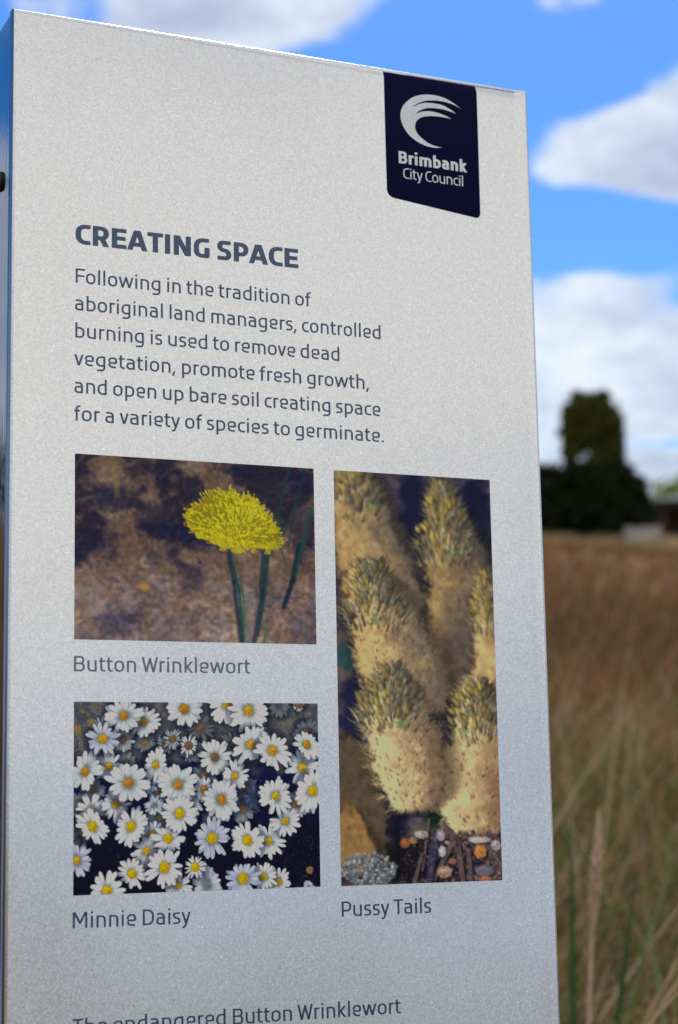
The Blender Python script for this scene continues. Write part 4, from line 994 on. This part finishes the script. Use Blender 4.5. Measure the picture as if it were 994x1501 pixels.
def paint_tails():
    cv = Canvas(157.6, 362.9, 3.0); W_, H_ = cv.W, cv.H; X, Y = cv.grid()
    n1 = fbm(W_, H_, 120); n2 = fbm(W_, H_, 30, 4, .6); n3 = fbm(W_, H_, 8, 3, .6)
    a = C3(70, 62, 82) * (.55 + .8 * n2[..., None]); a = a + (C3(124, 104, 92) - a) * (sst(n1, .4, .7) * .7)[..., None]
    for (x, y, rx, ry, c_, al) in ((82, 30, 20, 45, (10, 12, 52), .95), (140, 20, 20, 28, (8, 8, 50), .97), (150, 45, 12, 26, (20, 22, 52), .8), (20, 220, 22, 46, (10, 14, 62), .8), (48, 280, 26, 50, (6, 8, 58), .95), (100, 160, 16, 40, (74, 66, 78), .85),
                                   (122, 150, 18, 44, (90, 78, 82), .8), (10, 165, 16, 16, (30, 84, 92), .7), (8, 120, 10, 18, (98, 84, 104), .6), (92, 305, 16, 16, (8, 46, 34), .95), (70, 345, 50, 22, (8, 6, 16), .97), (100, 345, 50, 30, (22, 16, 30), .8), (104, 185, 7, 30, (22, 34, 70), .7), (8, 80, 10, 20, (120, 104, 100), .7)):
        d = np.sqrt(((X - x) / rx) ** 2 + ((Y - y) / ry) ** 2) + (n2 - .5) * .8; a = a + (C3(*c_) - a) * ((1 - sst(d, .55, 1.15)) * al)[..., None]
    cv.a[:] = a
    def body(path, lo, hi, shade, n=1500, blur_px=0, dark=1.0, lean=0.0):
        """fluffy cone: path = [(x,y,halfwidth)...] from the tip down; hairs fan outwards and up"""
        ys = np.array([p_[1] for p_ in path]); xs_ = np.array([p_[0] for p_ in path]); ws = np.array([p_[2] for p_ in path])
        o_ = np.argsort(ys); cx = np.interp(Y, ys[o_], xs_[o_]); hw_ = np.interp(Y, ys[o_], ws[o_])
        u = (X - cx) / np.maximum(hw_, .1); inside = (Y > ys.min()) & (Y < ys.max() + 6)
        m_ = (1 - sst(np.abs(u) + (n3 - .5) * .34 + (n2 - .5) * .38, .80, 1.04)) * inside * (1 - sst(Y + (n3 - .5) * 10, ys.max() - 4, ys.max() + 4))
        s_ = np.clip(.66 - .85 * u + (n2 - .5) * 1.3, 0, 1) if shade else np.clip(.85 + (n2 - .5) * .6, 0, 1)
        base = C3(*lo) + (C3(*hi) - C3(*lo)) * s_[..., None]; base = base * (.86 + .28 * n3[..., None]) * dark
        halo = (1 - sst(np.abs(u - .12), .9, 1.5)) * inside * .45; cv.a *= (1 - halo)[..., None]
        m_ = m_ * sst(Y + (n3 - .5) * 14, ys.min() - 1, ys.min() + 9)
        cv.a += (base - cv.a) * m_[..., None]
        for i in range(n):
            y = pr.uniform(ys.min(), ys.max()); c0 = np.interp(y, ys[o_], xs_[o_]); h0 = np.interp(y, ys[o_], ws[o_]); uu = pr.uniform(-1.02, 1.02); x = c0 + uu * h0
            an = math.radians(-90 + uu * 62 + pr.normal(0, 16)); 
            if y > ys.max() - h0 * .5 : an = math.radians(90 - uu * 60 + pr.normal(0, 18))
            L = pr.uniform(3, 8.5) * (1 + .9 * max(0, abs(uu) - .6)); sh = min(1, max(0, (.66 - .85 * uu if shade else .85) + pr.normal(0, .2)))
            c_ = (C3(*lo) + (C3(*hi) - C3(*lo)) * sh) * pr.uniform(.78, 1.22) * dark
            stroke(cv, x, y, x + L * math.cos(an), y + L * math.sin(an), .55, .18, np.clip(c_, 0, 1), .55, .35, pr.uniform(-.15, .15))
        for i in range(int(n / 26)):     # reddish tips in little pairs
            y = pr.uniform(ys.min() + 10, ys.max() - 4); c0 = np.interp(y, ys[o_], xs_[o_]); h0 = np.interp(y, ys[o_], ws[o_]); uu = pr.uniform(-.85, .8); x = c0 + uu * h0; an = math.radians(-90 + uu * 60 + pr.normal(0, 15))
            for k in range(int(pr.integers(1, 4))):
                xx, yy = x + pr.uniform(-1.6, 1.6), y + pr.uniform(-1.5, 1.5); stroke(cv, xx, yy, xx + 2.2 * math.cos(an), yy + 2.2 * math.sin(an), .85, .4, C3(112, 58, 66), .8, .4)
    def buds(cx, y0, y1, hw_, n, light=1.0, yellow=.5, soft=.4):
        crown(cx, y0 + 4, y1 + 18, hw_ * 1.12, int(n * 3.6)); n = int(n * .72)
        L_ = []
        for i in range(n):
            t = (i + pr.random()) / n; y = y0 + (y1 - y0) * t; h0 = hw_ * (0.25 + .75 * min(1, t * 1.5)); u = pr.uniform(-1, 1); L_.append((y, cx + u * h0, u))
        L_.sort()
        for (y, x, u) in L_:
            an = math.radians(-90 + u * 42 + pr.normal(0, 9)); L = pr.uniform(5.5, 9.5); wd = pr.uniform(3.2, 5.0); sh = (1 - .42 * max(0, u)) * light
            dx, dy = math.cos(an), math.sin(an); g_ = pr.random() < yellow * (1 - u) * .8
            c_ = C3(210, 182, 84) if g_ else C3(182, 178, 140)
            c_ = c_ * pr.uniform(.7, 1.18) * sh; c_ = c_ + (C3(120, 112, 84) * sh - c_) * pr.uniform(0, .5)
            disc(cv, x + .6, y + .9, L * .62, wd * .62, C3(46, 38, 40), .55, 1.2, an)
            disc(cv, x, y, L * .58, wd * .5, c_ * .86, .95, .7, an)
            disc(cv, x - .5, y - .2, L * .42, wd * .28, np.clip(c_ * 1.12 + .05, 0, 1), .75, .9, an)
            if pr.random() < .5: stroke(cv, x + dx * L * .3, y + dy * L * .3, x + dx * L * 1.05, y + dy * L * 1.05, wd * .5, .2, c_ * .9, .8, .5)
            if pr.random() < .55: disc(cv, x + dx * L * .5, y + dy * L * .5, .6, .6, C3(96, 52, 44), .7, .4)
    def crown(cx, y0, y1, hw_, n=150):
        L_ = sorted([((y0 + (y1 - y0) * pr.random()), pr.uniform(-1, 1)) for _ in range(n)])
        for (y, u) in L_:
            t = (y - y0) / (y1 - y0); x = cx + u * hw_ * (0.3 + .7 * min(1, t * 1.4)); an = math.radians(-90 + u * 55 + pr.normal(0, 10)); L = pr.uniform(5, 12); v_ = pr.uniform(.5, 1.15) * (1.05 - .35 * max(0, u))
            c_ = [C3(150, 144, 92), C3(120, 116, 92), C3(206, 186, 116), C3(72, 66, 60), C3(214, 206, 178)][int(pr.integers(5))]
            stroke(cv, x, y, x + L * math.cos(an), y + L * math.sin(an), pr.uniform(1.2, 2.6), .2, np.clip(c_ * v_, 0, 1), .8, .6, pr.uniform(-.1, .1))
    def leafy(x, y, n):
        for i in range(n):
            an = math.radians(pr.choice([-150, -30, -160, -20]) + pr.normal(0, 14)); L = pr.uniform(5, 10); stroke(cv, x + pr.uniform(-4, 4), y + pr.uniform(-3, 3), x + L * math.cos(an), y + L * math.sin(an), 1.8, .3, C3(120, 158, 92), .7, .5, .15)
    def blend_noise(): cv.a *= (.86 + .32 * fbm(W_, H_, 14, 4, .6))[..., None].astype(np.float32)
    tan, sand, shd = (232, 196, 130), (252, 222, 160), (118, 104, 88)
    # bottom left blurred one
    body([(8, 232, 3), (10, 244, 16), (14, 262, 26), (18, 300, 30), (16, 350, 28)], (56, 48, 60), (132, 112, 82), False, 700, dark=.8)
    body([(8, 292, 2), (9, 306, 13), (12, 330, 22), (12, 352, 22)], (130, 104, 62), (168, 132, 76), False, 260)
    # back row
    body([(16, -20, 14), (22, 20, 26), (34, 70, 36), (48, 110, 42), (60, 170, 40), (70, 210, 36)], shd, (200, 166, 108), True, 1500); buds(20, -14, 28, 30, 52, .85); leafy(38, 32, 5)
    body([(103, 2, 5), (110, 30, 22), (122, 70, 34), (124, 110, 36), (118, 150, 30), (112, 200, 26)], (92, 80, 78), (196, 164, 108), True, 1500, dark=.92)
    cv.a[:] = cv.a + (C3(92, 80, 78) * (.8 + .4 * n3[..., None]) - cv.a) * (np.clip(1 - np.sqrt(((X - 124) / 26) ** 2 + ((Y - 146) / 50) ** 2), 0, 1) ** .6 * .75)[..., None]
    buds(109, 6, 66, 29, 92, 1.0, .75); leafy(116, 70, 5)
    body([(146, 86, 4), (150, 110, 12), (156, 150, 20), (156, 195, 24), (160, 235, 24)], (124, 98, 76), tan, True, 900); buds(150, 84, 130, 16, 44, .98, 1.0)
    blend_noise(); cv.a = blur(cv.a, 2)
    # middle left
    body([(26, 78, 8), (34, 100, 26), (48, 130, 36), (58, 160, 42), (66, 190, 44), (70, 215, 40)], shd, tan, True, 1900); buds(35, 80, 126, 32, 84, .95, .6); leafy(36, 134, 6)
    for i in range(160): x = pr.uniform(52, 84); y = pr.uniform(112, 176); stroke(cv, x, y, x + pr.uniform(3, 8), y - pr.uniform(2, 8), .5, .2, C3(*(np.array([176, 156, 130]) * pr.uniform(.6, 1.1))), .5, .4)
    # right front
    body([(134, 182, 6), (138, 200, 22), (140, 232, 27), (132, 270, 34), (128, 300, 36), (132, 322, 30)], (160, 126, 92), sand, True, 2300); buds(138, 184, 226, 28, 78, 1.02, .75); leafy(122, 232, 5)
    # centre front
    body([(50, 172, 10), (52, 200, 28), (60, 232, 38), (68, 262, 39), (72, 284, 33), (72, 300, 18)], (132, 110, 86), sand, True, 2700); buds(51, 172, 214, 32, 96, .97, .55); leafy(60, 226, 9)
    for i in range(140): x = pr.uniform(70, 100); y = pr.uniform(190, 232); stroke(cv, x, y, x + pr.uniform(2, 7), y - pr.uniform(2, 9), .5, .2, C3(*(np.array([160, 142, 122]) * pr.uniform(.6, 1.1))), .5, .4)
    for i in range(34): x = 22 + pr.normal(0, 4); disc(cv, 40 + pr.normal(0, 3), 182 + pr.normal(0, 7), .6, .6, C3(214, 200, 190), .6, .3)
    blend_noise()
    # ground litter, pebbles, lichen
    def lump(x, y, rx, ry, c, rot=0.0):
        disc(cv, x + .6, y + .9, rx * 1.08, ry * 1.1, C3(10, 8, 18), .8, 1.2, rot); disc(cv, x, y, rx, ry, C3(*c), .97, .6, rot, .08); disc(cv, x - rx * .25, y - ry * .3, rx * .5, ry * .42, np.clip(C3(*c) * 1.25, 0, 1), .7, rx * .4, rot)
    for i in range(150): lump(pr.uniform(84, 157), pr.uniform(318, 362), pr.uniform(1.0, 3.4), pr.uniform(.8, 2.2), tuple(np.array([[150, 120, 112], [96, 84, 96], [176, 150, 140], [120, 82, 62], [70, 62, 80]][int(pr.integers(5))]) * pr.uniform(.7, 1.1)), pr.uniform(0, 3))
    for (x0, y0, x1, y1, w_) in ((86, 308, 78, 352, 2.6), (104, 316, 121, 334, 4), (110, 326, 88, 362, 5), (113, 330, 118, 362, 6.5), (92, 322, 84, 362, 8), (124, 336, 126, 362, 5), (146, 334, 157, 350, 4), (100, 312, 112, 330, 3), (70, 362, 78, 338, 4)):
        c_ = np.array([112, 92, 92]) if w_ != 8 else np.array([62, 58, 96]); stroke(cv, x0 + .8, y0 + .8, x1 + .8, y1 + .8, w_ * 1.2, w_ * 1.1, C3(8, 6, 14), .8, 1); stroke(cv, x0, y0, x1, y1, w_, w_ * .8, C3(*c_), .97, .5)
        for k in range(3): stroke(cv, x0 + (k - 1) * w_ * .25, y0, x1 + (k - 1) * w_ * .25, y1, .4, .4, C3(*(c_ * pr.uniform(.6, 1.35))), .7, .4)
    for q in ((136, 337, 6.6, 6.6, (216, 142, 72)), (140, 354, 10, 5, (116, 116, 136)), (98, 336, 4, 5, (206, 206, 214)), (100, 354, 7, 5.6, (196, 158, 136)), (62, 328, 5, 4.4, (168, 100, 62)), (78, 321, 7, 3.6, (190, 180, 170)), (136, 327, 11, 3, (206, 192, 190)), (152, 332, 5, 5, (190, 176, 180)), (140, 361, 7, 2.4, (190, 120, 80)), (108, 345, 4, 3, (176, 112, 92)), (97, 322, 4.6, 5, (186, 170, 178)), (70, 326, 4, 3, (180, 130, 100))): lump(*q)
    for i in range(120):
        x, y = pr.uniform(60, 157), pr.uniform(314, 362); t = pr.uniform(0, 3.14); L = pr.uniform(2, 9); stroke(cv, x, y, x + L * math.cos(t), y + L * math.sin(t), pr.uniform(.5, 1.3), .3, C3(*(np.array([132, 112, 100]) * pr.uniform(.3, 1.3))), .85, .4)
    for i in range(500): x, y = pr.uniform(56, 157), pr.uniform(316, 362); disc(cv, x, y, pr.uniform(.4, 1), pr.uniform(.3, .8), C3(*(np.array([150, 132, 124]) * pr.uniform(.15, 1.3))), .6, .5)
    for i in range(230):
        t = pr.uniform(0, 6.28); q = math.sqrt(pr.random()); x, y = 26 + 27 * q * math.cos(t), 350 + 15 * q * math.sin(t); v_ = pr.uniform(.62, 1.15)
        disc(cv, x + .4, y + .6, 2.2, 1.9, C3(60, 70, 82), .6, 1); disc(cv, x, y, pr.uniform(1, 2.3), pr.uniform(.9, 2), np.clip(C3(*(np.array([190, 196, 198]) * v_)), 0, 1), .92, .6)
        if pr.random() < .12: disc(cv, x, y, 1, 1, C3(206, 160, 110), .7, .5)
    for i in range(26): x, y = pr.uniform(2, 150), pr.uniform(4, 340); stroke(cv, x, y, x + pr.uniform(5, 30), y + pr.uniform(-1.5, 1.5), .16, .16, C3(190, 190, 200), .3, .25)
    return cv, blur(cv.a, 1) * .6 + blur(cv.a, 2) * .4

def print_mat(name, rough):
    m, t, p = new_mat(name)
    at = t.n('ShaderNodeAttribute', attribute_name='ink')
    t.put(p.inputs['Base Color'], at.outputs['Color']); p.inputs['Roughness'].default_value = rough; p.inputs['Specular IOR Level'].default_value = 0.16
    return m
M_PRINT = print_mat('photographic_print', 0.28)
def lay_print(cv, a, x0, v0, nx, ny, name, label, gain=1.0, gamma=1.0):
    W_, H_ = cv.W, cv.H
    xi = np.linspace(0, W_ - 1, nx + 1); yi = np.linspace(0, H_ - 1, ny + 1); x0i = np.minimum(xi.astype(int), W_ - 2); y0i = np.minimum(yi.astype(int), H_ - 2); fx, fy = (xi - x0i)[None, :, None], (yi - y0i)[:, None, None]
    g00, g10, g01, g11 = a[y0i][:, x0i], a[y0i][:, x0i + 1], a[y0i + 1][:, x0i], a[y0i + 1][:, x0i + 1]
    c = (g00 * (1 - fx) + g10 * fx) * (1 - fy) + (g01 * (1 - fx) + g11 * fx) * fy
    c = np.clip(c, 0, 1); c = np.where(c <= 0.04045, c / 12.92, ((c + 0.055) / 1.055) ** 2.4) * gain; c = np.clip(c, 0, .9)
    X, Z = np.meshgrid(np.linspace(x0, x0 + cv.w, nx + 1) / 1000, SIGN_Z - np.linspace(v0, v0 + cv.h, ny + 1) / 1000)
    V = np.stack([X, np.full(X.shape, -0.0002), Z], -1).reshape(-1, 3)
    I, J = np.meshgrid(np.arange(ny), np.arange(nx), indexing='ij'); n = nx + 1
    F = np.stack([I * n + J, (I + 1) * n + J, (I + 1) * n + J + 1, I * n + J + 1], -1).reshape(-1, 4)
    o = mesh_obj(name, V, F, M_PRINT, SIGN); o['label'] = label
    at = o.data.color_attributes.new('ink', 'FLOAT_COLOR', 'POINT'); at.data.foreach_set('color', np.concatenate([c.reshape(-1, 3), np.ones((V.shape[0], 1))], 1).astype(np.float32).ravel())
    return o
GAIN = 0.9
lay_print(*paint_yellow(), -241.6, -37.7, 300, 215, 'printed_photo', 'print of a yellow button flower over brown litter', GAIN * 1.35)
lay_print(*paint_daisies(), -241.6, 169.4, 430, 308, 'printed_photo', 'print of many small white daisies', GAIN * 1.5)
lay_print(*paint_tails(), -4.4, -37.5, 250, 576, 'printed_photo', 'tall print of fluffy sand coloured flower cones', GAIN * 1.35)
